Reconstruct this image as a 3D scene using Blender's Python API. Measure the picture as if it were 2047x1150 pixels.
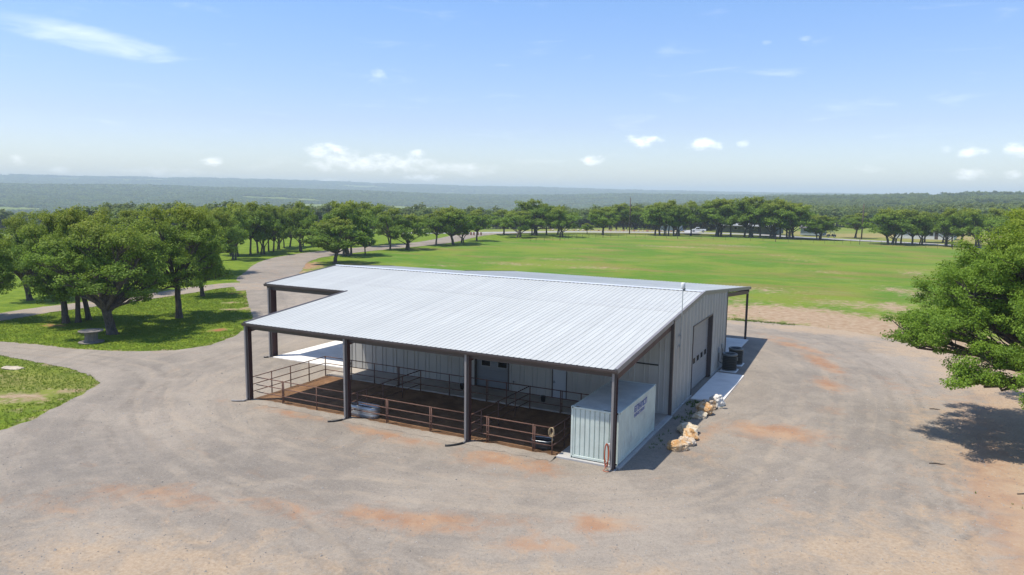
import bpy, bmesh, math, random
import numpy as np
from mathutils import Matrix, Vector
from mathutils.geometry import delaunay_2d_cdt

for o in list(bpy.data.objects):
    bpy.data.objects.remove(o)
SC = bpy.context.scene
COL = SC.collection
R = math.radians
random.seed(7)
RNG = np.random.default_rng(7)

# ------------------------------------------------------------------ camera
CAM = (10.744, -31.579, 12.878)
cd = bpy.data.cameras.new("camera")
cam = bpy.data.objects.new("camera", cd)
COL.objects.link(cam)
cd.sensor_width = 36.0
cd.lens = 1456.7 / 2047 * 36
cd.clip_start = 0.2
cd.clip_end = 40000
_yaw, _pit, _rol = -0.4742, 0.1280, 0.0130
_f = Vector((math.sin(_yaw) * math.cos(_pit), math.cos(_yaw) * math.cos(_pit), -math.sin(_pit)))
_r0 = Vector((math.cos(_yaw), -math.sin(_yaw), 0))
_u0 = _r0.cross(_f)
_r = _r0 * math.cos(_rol) + _u0 * math.sin(_rol)
_u = _u0 * math.cos(_rol) - _r0 * math.sin(_rol)
cam.matrix_world = Matrix(((_r.x, _u.x, -_f.x, CAM[0]), (_r.y, _u.y, -_f.y, CAM[1]), (_r.z, _u.z, -_f.z, CAM[2]), (0, 0, 0, 1)))
SC.camera = cam

# ------------------------------------------------------------------ light
SUN_DIR = Vector((0.295, 0.235, -0.925)).normalized()      # the way the sunlight travels
SUN_EL = math.asin(-SUN_DIR.z)
_az_to_sun = math.atan2(-SUN_DIR.y, -SUN_DIR.x)
SUN_STRENGTH = 3.6
SKY_STRENGTH = 0.128
sl = bpy.data.lights.new("sun", 'SUN')
sl.energy = SUN_STRENGTH
sl.angle = R(0.55)
sl.color = (1.0, 0.945, 0.84)
sun = bpy.data.objects.new("sun", sl)
COL.objects.link(sun)
sun.rotation_euler = SUN_DIR.to_track_quat('-Z', 'Y').to_euler()
sun.location = (0, 0, 60)

SC.view_settings.view_transform = 'Standard'
SC.view_settings.look = 'None'
SC.view_settings.exposure = 0.64
SC.view_settings.gamma = 1.0
SC.view_settings.use_curve_mapping = False
SC.cycles.max_bounces = 6
SC.cycles.diffuse_bounces = 3
SC.cycles.glossy_bounces = 2
SC.cycles.transmission_bounces = 3
SC.cycles.volume_bounces = 0
SC.cycles.transparent_max_bounces = 6
SC.cycles.use_denoising = True
SC.cycles.sample_clamp_indirect = 6.0


class NT:
    """tiny helper to write node trees"""
    def __init__(s, tree):
        s.t = tree
        s.n = tree.nodes
        s.l = tree.links

    def put(s, sock, v):
        if v is None:
            return
        if hasattr(v, 'node'):
            s.l.new(v, sock)
        else:
            if sock.type == 'RGBA' and hasattr(v, '__len__') and len(v) == 3:
                v = (*v, 1)
            sock.default_value = v

    def m(s, op, a, b=None, c=None, clamp=False):
        n = s.n.new('ShaderNodeMath')
        n.operation = op
        n.use_clamp = clamp
        for i, v in enumerate((a, b, c)):
            s.put(n.inputs[i], v)
        return n.outputs[0]

    def vm(s, op, a, b=None):
        n = s.n.new('ShaderNodeVectorMath')
        n.operation = op
        s.put(n.inputs[0], a)
        s.put(n.inputs[1], b)
        return n.outputs[1] if op in ('DOT_PRODUCT', 'LENGTH', 'DISTANCE') else n.outputs[0]

    def mix(s, f, a, b):
        n = s.n.new('ShaderNodeMix')
        n.data_type = 'RGBA'
        s.put(n.inputs[0], f)
        s.put(n.inputs[6], a)
        s.put(n.inputs[7], b)
        return n.outputs[2]

    def noise(s, vec, scale, detail=4, rough=0.55, dist=0.0, out=0):
        n = s.n.new('ShaderNodeTexNoise')
        if vec is not None:
            s.l.new(vec, n.inputs['Vector'])
        n.inputs['Scale'].default_value = scale
        n.inputs['Detail'].default_value = detail
        n.inputs['Roughness'].default_value = rough
        n.inputs['Distortion'].default_value = dist
        return n.outputs[out]

    def ss(s, v, lo, hi, a=0.0, b=1.0):
        n = s.n.new('ShaderNodeMapRange')
        n.interpolation_type = 'SMOOTHSTEP'
        s.put(n.inputs['Value'], v)
        n.inputs['From Min'].default_value = lo
        n.inputs['From Max'].default_value = hi
        n.inputs['To Min'].default_value = a
        n.inputs['To Max'].default_value = b
        return n.outputs[0]

    def mapping(s, vec, scale=(1, 1, 1), rot=(0, 0, 0), loc=(0, 0, 0)):
        n = s.n.new('ShaderNodeMapping')
        s.l.new(vec, n.inputs[0])
        n.inputs['Scale'].default_value = scale
        n.inputs['Rotation'].default_value = rot
        n.inputs['Location'].default_value = loc
        return n.outputs[0]

    def attr(s, name, out='Fac'):
        n = s.n.new('ShaderNodeAttribute')
        n.attribute_name = name
        return n.outputs[out]

    def co(s, which='Object'):
        n = s.n.new('ShaderNodeTexCoord')
        return n.outputs[which]

    def bump(s, h, strength=0.3, dist=0.02):
        n = s.n.new('ShaderNodeBump')
        n.inputs['Strength'].default_value = strength
        n.inputs['Distance'].default_value = dist
        s.l.new(h, n.inputs['Height'])
        return n.outputs[0]


# ------------------------------------------------------------------ sky
world = bpy.data.worlds.new("World")
SC.world = world
world.use_nodes = True
wt = NT(world.node_tree)
wt.n.clear()
sky = wt.n.new('ShaderNodeTexSky')
sky.sky_type = 'NISHITA'
sky.sun_disc = False
sky.sun_elevation = SUN_EL
sky.sun_rotation = math.pi / 2 - _az_to_sun
sky.altitude = 300
sky.air_density = 1.0
sky.dust_density = 0.9
sky.ozone_density = 0.7
wdir = wt.co('Generated')
sep = wt.n.new('ShaderNodeSeparateXYZ')
wt.l.new(wdir, sep.inputs[0])
az = wt.m('MULTIPLY', wt.m('ARCTAN2', sep.outputs[1], sep.outputs[0]), 57.2958)
el = wt.m('MULTIPLY', wt.m('ARCSINE', sep.outputs[2]), 57.2958)
comb = wt.n.new('ShaderNodeCombineXYZ')
wt.l.new(az, comb.inputs[0])
wt.l.new(el, comb.inputs[1])
puff = wt.noise(wt.mapping(comb.outputs[0], (0.75, 1.35, 1)), 1.0, 6, 0.62)
# fair-weather cumulus: (azimuth, elevation, half width, half height, weight), degrees
CLOUDS = [(131.4, 2.9, 1.5, 0.75, 1.0), (129.4, 2.2, 3.6, 0.85, 0.8), (126.2, 2.2, 3.2, 0.8, 0.8), (122.0, 1.9, 4.0, 0.55, 0.45), (124.6, 2.9, 0.7, 0.45, 0.7),
          (124.1, 1.15, 1.5, 0.33, 0.9), (131.6, 0.75, 1.3, 0.25, 0.5), (139.3, 2.0, 0.9, 0.36, 0.9), (151.0, 1.75, 0.5, 0.4, 0.8),
          (148.8, 1.2, 0.7, 0.25, 0.4), (107.3, 4.15, 1.35, 0.52, 1.1), (102.7, 3.85, 1.35, 0.52, 1.0), (99.95, 3.9, 0.55, 0.33, 0.7),
          (111.1, 2.65, 0.95, 0.42, 0.95), (85.4, 3.1, 0.95, 0.38, 0.9), (86.9, 3.3, 0.5, 0.3, 0.5), (83.0, 3.15, 0.75, 0.5, 1.1),
          (85.4, 1.65, 1.3, 0.38, 0.9), (83.1, 1.65, 0.6, 0.3, 0.8), (127.6, 8.55, 0.8, 0.5, 0.35), (91.5, 2.0, 1.0, 0.3, 0.35),
          (120.5, 1.6, 2.4, 0.35, 0.3), (142.5, 1.2, 3.0, 0.4, 0.35), (96.2, 11.1, 0.5, 0.25, 0.25), (98.8, 10.9, 0.4, 0.2, 0.15),
          (40, 4, 2.0, 0.7, 1), (55, 3, 1.5, 0.5, 1), (68, 5, 1.6, 0.6, 1), (20, 3, 2.5, 0.7, 1), (165, 3, 2.0, 0.6, 1),
          (178, 5, 2.2, 0.8, 1), (-20, 4, 2, 0.6, 1), (-60, 3.5, 2.4, 0.7, 1), (-100, 4, 2, 0.6, 1), (-140, 3, 2.2, 0.7, 1)]
cl = None
for (a, e, w, h, k) in CLOUDS:
    du = wt.m('DIVIDE', wt.m('SUBTRACT', az, a), w)
    dv = wt.m('DIVIDE', wt.m('SUBTRACT', el, e), h)
    q = wt.m('ADD', wt.m('MULTIPLY', du, du), wt.m('MULTIPLY', dv, dv))
    body = wt.m('SUBTRACT', 1.0, q)
    body = wt.m('ADD', body, wt.m('MULTIPLY', wt.m('SUBTRACT', puff, 0.5), 4.4))
    c1 = wt.m('MULTIPLY', wt.ss(body, -0.2, 2.5), min(1.0, k))
    cl = c1 if cl is None else wt.m('MAXIMUM', cl, c1)
# thin cirrus streaks high up
ci = wt.mapping(comb.outputs[0], (0.16, 0.9, 1), (0, 0, R(-6)))
cirn = wt.noise(ci, 1.0, 5, 0.6, 0.4)
du = wt.m('SUBTRACT', az, 147.2)
dv = wt.m('SUBTRACT', wt.m('SUBTRACT', el, 9.75), wt.m('MULTIPLY', du, 0.13))
qs = wt.m('ADD', wt.m('POWER', wt.m('ABSOLUTE', wt.m('DIVIDE', du, 6.6)), 2.0), wt.m('POWER', wt.m('ABSOLUTE', wt.m('DIVIDE', dv, 0.95)), 2.0))
streak = wt.m('MULTIPLY', wt.ss(wt.m('ADD', wt.m('SUBTRACT', 1.0, qs), wt.m('MULTIPLY', wt.m('SUBTRACT', cirn, 0.5), 2.2)), 0.0, 1.6), 0.38)
thin = wt.m('MULTIPLY', wt.ss(cirn, 0.56, 0.85), 0.14)
cl = wt.m('MAXIMUM', cl, wt.m('MAXIMUM', streak, thin))
cl = wt.m('MULTIPLY', cl, wt.ss(el, 0.0, 0.6))
tint = wt.n.new('ShaderNodeMix')
tint.data_type = 'RGBA'
tint.blend_type = 'MULTIPLY'
tint.inputs[0].default_value = 1.0
wt.l.new(sky.outputs[0], tint.inputs[6])
SKY_TINT = (0.90, 0.915, 1.04, 1)
skyramp = wt.n.new('ShaderNodeValToRGB')
_e = skyramp.color_ramp.elements
_e[0].position, _e[0].color = 0.0, (0.92, 0.93, 0.97, 1)
_e[1].position, _e[1].color = 1.0, (0.665, 0.83, 1.05, 1)
_m = skyramp.color_ramp.elements.new(0.35)
_m.color = (0.765, 0.765, 0.93, 1)
wt.l.new(wt.m('DIVIDE', el, 15.0, clamp=True), skyramp.inputs[0])
wt.l.new(skyramp.outputs[0], tint.inputs[7])
CLOUD_COL = (9.6, 9.6, 9.6)
skyc = wt.mix(cl, tint.outputs[2], CLOUD_COL)
bg = wt.n.new('ShaderNodeBackground')
bg.inputs[1].default_value = SKY_STRENGTH
wt.l.new(skyc, bg.inputs[0])
world.cycles.sampling_method = 'MANUAL'
world.cycles.sample_map_resolution = 256
wo = wt.n.new('ShaderNodeOutputWorld')
wt.l.new(bg.outputs[0], wo.inputs[0])


# ------------------------------------------------------------------ materials
def new_mat(name):
    m = bpy.data.materials.new(name)
    m.use_nodes = True
    t = NT(m.node_tree)
    t.n.clear()
    out = t.n.new('ShaderNodeOutputMaterial')
    p = t.n.new('ShaderNodeBsdfPrincipled')
    t.l.new(p.outputs[0], out.inputs[0])
    return m, t, p, out


def simple(name, col, rough=0.6, var=0.14, scale=2.0, metallic=0.0, bump=0.0, bscale=30.0, spec=0.5, stretch=(1, 1, 1), grime=None, gamt=0.35, gscale=0.7, sheetvar=0.0):
    m, t, p, out = new_mat(name)
    co = t.mapping(t.co(), stretch)
    n = t.noise(co, scale, 5, 0.6)
    col = tuple(c * 0.85 for c in col)
    lo = tuple(c * (1 - var) for c in col)
    hi = tuple(min(1, c * (1 + var)) for c in col)
    c = t.mix(t.ss(n, 0.3, 0.7), lo, hi)
    if grime:
        g = t.noise(t.co(), gscale, 6, 0.65, 0.6)
        c = t.mix(t.m('MULTIPLY', t.ss(g, 0.52, 0.75), gamt), c, grime)
    if sheetvar:
        oi = t.n.new('ShaderNodeObjectInfo')
        c = t.mix(t.m('MULTIPLY', oi.outputs['Random'], sheetvar), c, (0.0, 0.0, 0.0))
    t.put(p.inputs['Base Color'], c)
    p.inputs['Roughness'].default_value = rough
    p.inputs['Metallic'].default_value = metallic
    p.inputs['Specular IOR Level'].default_value = spec
    if bump:
        t.put(p.inputs['Normal'], t.bump(t.noise(t.co(), bscale, 4, 0.6), bump, 0.02))
    return m


M = {}
M['roof'] = simple('galvalume_roof', (0.635, 0.63, 0.575), 0.45, 0.06, 0.6, 0.15, stretch=(3, 0.25, 1), grime=(0.40, 0.385, 0.365), gamt=0.4, gscale=0.35, sheetvar=0.07)
M['ridge'] = simple('ridge_metal', (0.70, 0.72, 0.74), 0.4, 0.04, 0.6, 0.15)
M['siding'] = simple('grey_siding', (0.50, 0.485, 0.445), 0.5, 0.06, 0.5, 0.0, grime=(0.36, 0.33, 0.29), gamt=0.3, gscale=0.35, sheetvar=0.07)
M['brown'] = simple('brown_trim', (0.088, 0.068, 0.064), 0.45, 0.1, 1.2, spec=0.4)
M['redbrown'] = simple('primer_steel', (0.085, 0.036, 0.034), 0.6, 0.18, 1.2, grime=(0.05, 0.03, 0.03))
M['downspout'] = simple('downspout_metal', (0.27, 0.25, 0.24), 0.45, 0.08, 1.0)
M['rake'] = simple('rake_trim', (0.26, 0.24, 0.235), 0.45, 0.06, 1.0)
M['door'] = simple('overhead_door_grey', (0.36, 0.355, 0.345), 0.5, 0.05, 0.8)
M['doordark'] = simple('slate_door', (0.235, 0.25, 0.27), 0.5, 0.05, 0.8)
M['walkdoor'] = simple('pale_door', (0.52, 0.56, 0.60), 0.5, 0.03, 0.8)
M['darkglass'] = simple('dark_glass', (0.012, 0.014, 0.016), 0.12, 0.1, 2.0)
M['black'] = simple('black_plastic', (0.018, 0.018, 0.019), 0.5, 0.2, 5.0)
M['hole'] = simple('dark_hole', (0.01, 0.01, 0.01), 0.9, 0.1, 5.0)
M['conc'] = simple('concrete', (0.46, 0.445, 0.42), 0.85, 0.10, 0.9, bump=0.15, bscale=25, grime=(0.33, 0.30, 0.26), gamt=0.4, gscale=0.6)
M['concdark'] = simple('dusty_concrete', (0.42, 0.37, 0.315), 0.9, 0.12, 0.9, bump=0.15, bscale=25, grime=(0.24, 0.19, 0.15), gamt=0.5, gscale=0.6)
M['concpale'] = simple('pale_concrete', (0.90, 0.845, 0.765), 0.85, 0.07, 0.9, bump=0.1, bscale=25, grime=(0.50, 0.45, 0.39), gamt=0.35, gscale=0.6)
M['pipe'] = simple('rusty_pipe', (0.155, 0.076, 0.052), 0.75, 0.25, 4.0, bump=0.2, grime=(0.09, 0.045, 0.03), gamt=0.7, gscale=2.0)
M['galv'] = simple('galvanised', (0.50, 0.53, 0.55), 0.35, 0.12, 3.0, 0.55)
M['cont'] = simple('container_paint', (0.66, 0.735, 0.655), 0.55, 0.07, 1.3, grime=(0.26, 0.27, 0.27), gamt=0.35, gscale=0.9)
M['controof'] = simple('container_roof', (0.52, 0.54, 0.50), 0.5, 0.1, 1.3, grime=(0.20, 0.18, 0.16), gamt=0.45, gscale=0.8)
M['blue'] = simple('blue_decal', (0.10, 0.18, 0.42), 0.5, 0.15, 3.0)
M['white'] = simple('white_decal', (0.70, 0.72, 0.72), 0.5, 0.06, 3.0)
M['offwhite'] = simple('white_plastic', (0.74, 0.74, 0.72), 0.5, 0.05, 3.0)
M['hose'] = simple('orange_hose', (0.48, 0.11, 0.05), 0.5, 0.15, 6.0)
M['rope'] = simple('tan_rope', (0.50, 0.38, 0.22), 0.9, 0.2, 9.0)
M['acgreen'] = simple('condenser_casing', (0.050, 0.062, 0.066), 0.45, 0.1, 3.0)
M['acgrey'] = simple('condenser_rim', (0.13, 0.15, 0.155), 0.45, 0.1, 3.0)
M['wood'] = simple('weathered_wood', (0.235, 0.205, 0.18), 0.9, 0.25, 2.5, bump=0.3, bscale=18, stretch=(1, 6, 1))
M['pole'] = simple('pole_wood', (0.10, 0.068, 0.05), 0.9, 0.2, 1.5, stretch=(3, 3, 0.3))
M['steelpost'] = simple('fence_post_steel', (0.06, 0.06, 0.045), 0.7, 0.2, 3.0)
M['wire'] = simple('wire', (0.12, 0.12, 0.12), 0.5, 0.1, 3.0)
M['asphalt'] = simple('pale_road', (0.36, 0.345, 0.32), 0.9, 0.12, 0.5, bump=0.1)
M['paleconc'] = simple('pale_driveway', (0.44, 0.43, 0.42), 0.9, 0.08, 0.5)
M['limestone'] = simple('limestone', (0.50, 0.42, 0.31), 0.9, 0.25, 3.0, bump=0.6, bscale=6)
M['redrock'] = simple('reddish_stone', (0.32, 0.16, 0.11), 0.9, 0.25, 3.0, bump=0.5, bscale=6)
M['stonewall'] = simple('house_stone', (0.20, 0.225, 0.205), 0.9, 0.2, 1.0)
M['palemetal'] = simple('pale_metal_roof', (0.55, 0.56, 0.57), 0.45, 0.05, 0.6)
M['housemetal'] = simple('weathered_metal_roof', (0.33, 0.33, 0.325), 0.6, 0.08, 0.6)
M['whitewall'] = simple('white_wall', (0.66, 0.66, 0.64), 0.7, 0.06, 0.4)
M['bluegrey'] = simple('blue_grey_wall', (0.36, 0.42, 0.44), 0.7, 0.06, 0.4)
M['shingle'] = simple('dark_shingle', (0.12, 0.115, 0.11), 0.9, 0.15, 1.0)
M['tyre'] = simple('tyre_rubber', (0.02, 0.02, 0.02), 0.85, 0.15, 4.0)
M['utv'] = simple('dark_vehicle_paint', (0.035, 0.034, 0.032), 0.4, 0.1, 3.0)
M['utvred'] = simple('brown_vehicle_paint', (0.09, 0.035, 0.025), 0.45, 0.1, 3.0)
M['carwhite'] = simple('white_vehicle_paint', (0.70, 0.71, 0.72), 0.3, 0.03, 1.0)
M['stick'] = simple('dead_stick', (0.07, 0.05, 0.035), 0.9, 0.25, 5.0)


def bark_mat():
    m, t, p, out = new_mat('oak_bark')
    co = t.mapping(t.co(), (6, 6, 1.2))
    n = t.noise(co, 1.6, 6, 0.65, 0.8)
    t.put(p.inputs['Base Color'], t.mix(t.ss(n, 0.3, 0.7), (0.050, 0.040, 0.034), (0.150, 0.124, 0.104)))
    p.inputs['Roughness'].default_value = 0.95
    p.inputs['Specular IOR Level'].default_value = 0.2
    t.put(p.inputs['Normal'], t.bump(n, 0.7, 0.05))
    return m


M['bark'] = bark_mat()


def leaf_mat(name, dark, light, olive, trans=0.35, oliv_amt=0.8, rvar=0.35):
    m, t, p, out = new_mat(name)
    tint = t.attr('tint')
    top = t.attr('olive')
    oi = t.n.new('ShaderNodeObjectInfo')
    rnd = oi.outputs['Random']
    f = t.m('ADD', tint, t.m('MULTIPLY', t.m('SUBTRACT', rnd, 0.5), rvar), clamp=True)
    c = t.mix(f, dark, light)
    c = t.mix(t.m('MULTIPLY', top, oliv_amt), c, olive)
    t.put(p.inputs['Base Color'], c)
    p.inputs['Roughness'].default_value = 0.55
    p.inputs['Specular IOR Level'].default_value = 0.25
    tr = t.n.new('ShaderNodeBsdfTranslucent')
    c2 = t.mix(0.35, c, (0.16, 0.22, 0.02))
    t.l.new(c2, tr.inputs[0])
    mx = t.n.new('ShaderNodeMixShader')
    mx.inputs[0].default_value = trans
    t.l.new(p.outputs[0], mx.inputs[1])
    t.l.new(tr.outputs[0], mx.inputs[2])
    t.l.new(mx.outputs[0], out.inputs[0])
    return m


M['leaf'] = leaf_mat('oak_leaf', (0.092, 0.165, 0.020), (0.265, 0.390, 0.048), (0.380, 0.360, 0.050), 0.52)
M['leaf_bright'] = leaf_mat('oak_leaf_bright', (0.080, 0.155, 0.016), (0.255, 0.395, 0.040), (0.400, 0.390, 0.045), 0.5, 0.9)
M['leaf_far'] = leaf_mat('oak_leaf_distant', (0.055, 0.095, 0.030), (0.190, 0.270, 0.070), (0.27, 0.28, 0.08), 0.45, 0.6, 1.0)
M['weed'] = leaf_mat('weed_leaf', (0.045, 0.085, 0.015), (0.10, 0.18, 0.03), (0.15, 0.2, 0.04))


def rock_mat(name, cols):
    m, t, p, out = new_mat(name)
    co = t.co()
    n = t.noise(co, 2.2, 5, 0.6, 0.8)
    n2 = t.noise(co, 7.0, 5, 0.65, 0.3)
    c = t.mix(t.ss(n, 0.38, 0.58), cols[0], cols[1])
    c = t.mix(t.ss(n2, 0.55, 0.72), c, cols[2])
    t.put(p.inputs['Base Color'], c)
    p.inputs['Roughness'].default_value = 0.9
    t.put(p.inputs['Normal'], t.bump(t.noise(co, 5.0, 6, 0.7), 0.9, 0.12))
    return m


M['rock_orange'] = rock_mat('orange_limestone', ((0.50, 0.27, 0.10), (0.62, 0.47, 0.30), (0.30, 0.13, 0.05)))
M['rock_white'] = rock_mat('pale_limestone', ((0.66, 0.60, 0.52), (0.72, 0.69, 0.63), (0.38, 0.24, 0.14)))
M['rock_cream'] = rock_mat('cream_limestone', ((0.58, 0.45, 0.28), (0.66, 0.58, 0.44), (0.36, 0.20, 0.09)))
M['rock_mixed'] = rock_mat('mottled_limestone', ((0.46, 0.30, 0.16), (0.60, 0.52, 0.42), (0.26, 0.16, 0.11)))


# ------------------------------------------------------------------ ground shaders
def ground_mat():
    m, t, p, out = new_mat('grass_and_soil')
    co = t.co()
    fine = t.noise(co, 9.0, 6, 0.7)
    mid = t.noise(co, 0.55, 6, 0.62, 0.3)
    big = t.noise(t.mapping(co, (1, 1, 1), (0, 0, 0.5)), 0.055, 5, 0.6, 0.5)
    blade = t.noise(t.mapping(co, (1, 1, 1)), 40.0, 3, 0.7)
    g = t.mix(t.ss(mid, 0.36, 0.64), (0.125, 0.205, 0.012), (0.235, 0.310, 0.024))
    g = t.mix(t.m('MULTIPLY', t.ss(fine, 0.45, 0.75), 0.45), g, (0.215, 0.235, 0.055))
    g = t.mix(t.m('MULTIPLY', t.ss(blade, 0.35, 0.65), 0.35), g, (0.055, 0.105, 0.012))
    # field: paler, patchier than the mown lawn
    fld = t.attr('field')
    fnoise = t.noise(t.mapping(co, (0.5, 1.4, 1), (0, 0, 0.12)), 0.09, 7, 0.68, 0.6)
    fg = t.mix(t.ss(big, 0.40, 0.60), (0.115, 0.225, 0.020), (0.205, 0.268, 0.032))
    fg = t.mix(t.m('MULTIPLY', t.ss(fnoise, 0.48, 0.64), 0.55), fg, (0.290, 0.190, 0.072))
    fg = t.mix(t.m('MULTIPLY', t.ss(t.noise(t.mapping(co, (0.35, 1.6, 1), (0, 0, 0.2)), 0.16, 5, 0.65), 0.55, 0.68), 0.30), fg, (0.24, 0.31, 0.12))
    fg = t.mix(t.m('MULTIPLY', t.ss(mid, 0.52, 0.68), 0.35), fg, (0.255, 0.225, 0.075))
    fg = t.mix(t.m('MULTIPLY', t.ss(t.noise(co, 1.6, 5, 0.7), 0.46, 0.34), 0.45), fg, (0.075, 0.145, 0.014))
    fg = t.mix(t.m('MULTIPLY', t.ss(fine, 0.5, 0.8), 0.35), fg, (0.10, 0.13, 0.035))
    g = t.mix(fld, g, fg)
    tan = t.attr('tan')
    g = t.mix(t.m('MULTIPLY', tan, t.ss(t.noise(co, 0.05, 5, 0.65), 0.25, 0.55)), g, (0.36, 0.28, 0.12))
    # bare soil
    bare = t.attr('bare')
    bn = t.noise(co, 0.9, 7, 0.7, 0.4)
    bm = t.ss(t.m('ADD', bare, t.m('MULTIPLY', t.m('SUBTRACT', bn, 0.5), 2.2)), 0.30, 0.85)
    soil = t.mix(t.ss(t.noise(co, 1.4, 6, 0.65), 0.3, 0.7), (0.330, 0.215, 0.125), (0.455, 0.345, 0.235))
    soil = t.mix(t.m('MULTIPLY', t.attr('red'), t.ss(bn, 0.3, 0.6)), soil, (0.34, 0.145, 0.06))
    soil = t.mix(t.m('MULTIPLY', t.ss(fine, 0.5, 0.75), 0.4), soil, (0.22, 0.14, 0.085))
    c = t.mix(bm, t.mix(0.20, g, (0.0, 0.0, 0.0)), t.mix(0.12, soil, (0.0, 0.0, 0.0)))
    t.put(p.inputs['Base Color'], c)
    p.inputs['Roughness'].default_value = 0.95
    p.inputs['Specular IOR Level'].default_value = 0.1
    t.put(p.inputs['Normal'], t.bump(t.m('ADD', fine, t.m('MULTIPLY', blade, 0.6)), 0.55, 0.08))
    return m


def gravel_mat():
    m, t, p, out = new_mat('gravel')
    co = t.co()
    grain = t.noise(co, 22.0, 5, 0.75)
    grain2 = t.noise(co, 7.0, 5, 0.7)
    mid = t.noise(co, 0.42, 7, 0.68, 0.5)
    big = t.noise(co, 0.10, 5, 0.6, 0.6)
    sp_ = t.n.new('ShaderNodeSeparateXYZ')
    t.l.new(co, sp_.inputs[0])
    ddx, ddy = t.m('ADD', sp_.outputs[0], 12.0), t.m('SUBTRACT', sp_.outputs[1], 16.0)
    rad_ = t.m('SQRT', t.m('ADD', t.m('MULTIPLY', ddx, ddx), t.m('MULTIPLY', t.m('MULTIPLY', ddy, ddy), 0.85)))
    ang_ = t.m('ARCTAN2', ddy, ddx)
    cb_ = t.n.new('ShaderNodeCombineXYZ')
    t.l.new(t.m('MULTIPLY', rad_, 0.9), cb_.inputs[0])
    t.l.new(t.m('MULTIPLY', ang_, 2.6), cb_.inputs[1])
    band = t.noise(cb_.outputs[0], 1.0, 6, 0.62, 0.9)
    patch = t.noise(co, 2.4, 6, 0.7, 0.3)
    c = t.mix(t.ss(big, 0.38, 0.62), (0.240, 0.213, 0.184), (0.325, 0.284, 0.240))
    c = t.mix(t.m('MULTIPLY', t.ss(mid, 0.44, 0.64), 0.5), c, (0.375, 0.330, 0.275))
    c = t.mix(t.m('MULTIPLY', t.ss(band, 0.50, 0.66), 0.30), c, (0.190, 0.172, 0.154))
    c = t.mix(t.m('MULTIPLY', t.ss(band, 0.46, 0.34), 0.28), c, (0.400, 0.335, 0.265))
    c = t.mix(t.m('MULTIPLY', t.ss(patch, 0.50, 0.70), 0.28), c, (0.185, 0.163, 0.140))
    c = t.mix(t.m('MULTIPLY', t.ss(grain, 0.52, 0.68), 0.45), c, (0.47, 0.42, 0.36))
    c = t.mix(t.m('MULTIPLY', t.ss(grain, 0.48, 0.32), 0.45), c, (0.120, 0.102, 0.086))
    c = t.mix(t.m('MULTIPLY', t.ss(grain2, 0.48, 0.34), 0.28), c, (0.170, 0.145, 0.120))
    c = t.mix(t.m('MULTIPLY', t.ss(grain2, 0.54, 0.68), 0.25), c, (0.43, 0.38, 0.31))
    tn = t.noise(co, 0.6, 5, 0.6)
    tn2 = t.noise(co, 3.0, 5, 0.65)
    for q in range(8):
        d = t.attr('track%d' % q)
        dd = t.m('ABSOLUTE', t.m('SUBTRACT', t.m('ABSOLUTE', t.m('ADD', d, t.m('MULTIPLY', t.m('SUBTRACT', tn, 0.5), 0.5))), 0.82))
        ln = t.m('MULTIPLY', t.ss(dd, 0.34, 0.10), t.m('MULTIPLY', t.ss(tn, 0.36, 0.58), t.ss(tn2, 0.28, 0.6)))
        c = t.mix(t.m('MULTIPLY', ln, 0.34 if q % 2 else 0.30), c, (0.155, 0.135, 0.115) if q % 2 else (0.43, 0.355, 0.27))
    # wheel-worn darker bands
    wear = t.m('MULTIPLY', t.attr('wear'), t.ss(t.noise(co, 1.1, 5, 0.65, 0.3), 0.25, 0.65))
    c = t.mix(t.m('MULTIPLY', wear, 0.55), c, (0.165, 0.155, 0.145))
    # red dirt tracked over the stone
    dirt = t.attr('dirt')
    dn = t.noise(t.mapping(co, (1, 1.0, 1)), 0.75, 8, 0.72, 0.8)
    dm = t.ss(t.m('ADD', dirt, t.m('MULTIPLY', t.m('SUBTRACT', dn, 0.5), 1.7)), 0.08, 0.85)
    dcol = t.mix(t.ss(t.noise(co, 0.5, 5, 0.6), 0.38, 0.66), (0.370, 0.178, 0.085), (0.470, 0.300, 0.180))
    dcol = t.mix(t.m('MULTIPLY', t.ss(grain2, 0.4, 0.7), 0.4), dcol, (0.22, 0.125, 0.07))
    c = t.mix(t.m("MULTIPLY", dm, 0.68), c, dcol)
    sand = t.attr('sand')
    sm = t.ss(t.m('ADD', sand, t.m('MULTIPLY', t.m('SUBTRACT', dn, 0.5), 1.6)), 0.25, 0.85)
    scol = t.mix(t.ss(grain2, 0.3, 0.7), (0.36, 0.265, 0.175), (0.48, 0.375, 0.27))
    c = t.mix(t.m('MULTIPLY', sm, 0.8), c, scol)
    wm = t.n.new('ShaderNodeMix')
    wm.data_type = 'RGBA'
    wm.blend_type = 'MULTIPLY'
    wm.inputs[0].default_value = 1.0
    t.l.new(c, wm.inputs[6])
    wm.inputs[7].default_value = (0.905, 0.878, 0.838, 1)
    c = wm.outputs[2]
    t.put(p.inputs['Base Color'], c)
    p.inputs['Roughness'].default_value = 0.95
    p.inputs['Specular IOR Level'].default_value = 0.15
    t.put(p.inputs['Normal'], t.bump(t.m('ADD', grain, t.m('MULTIPLY', grain2, 1.2)), 0.6, 0.03))
    return m


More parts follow.
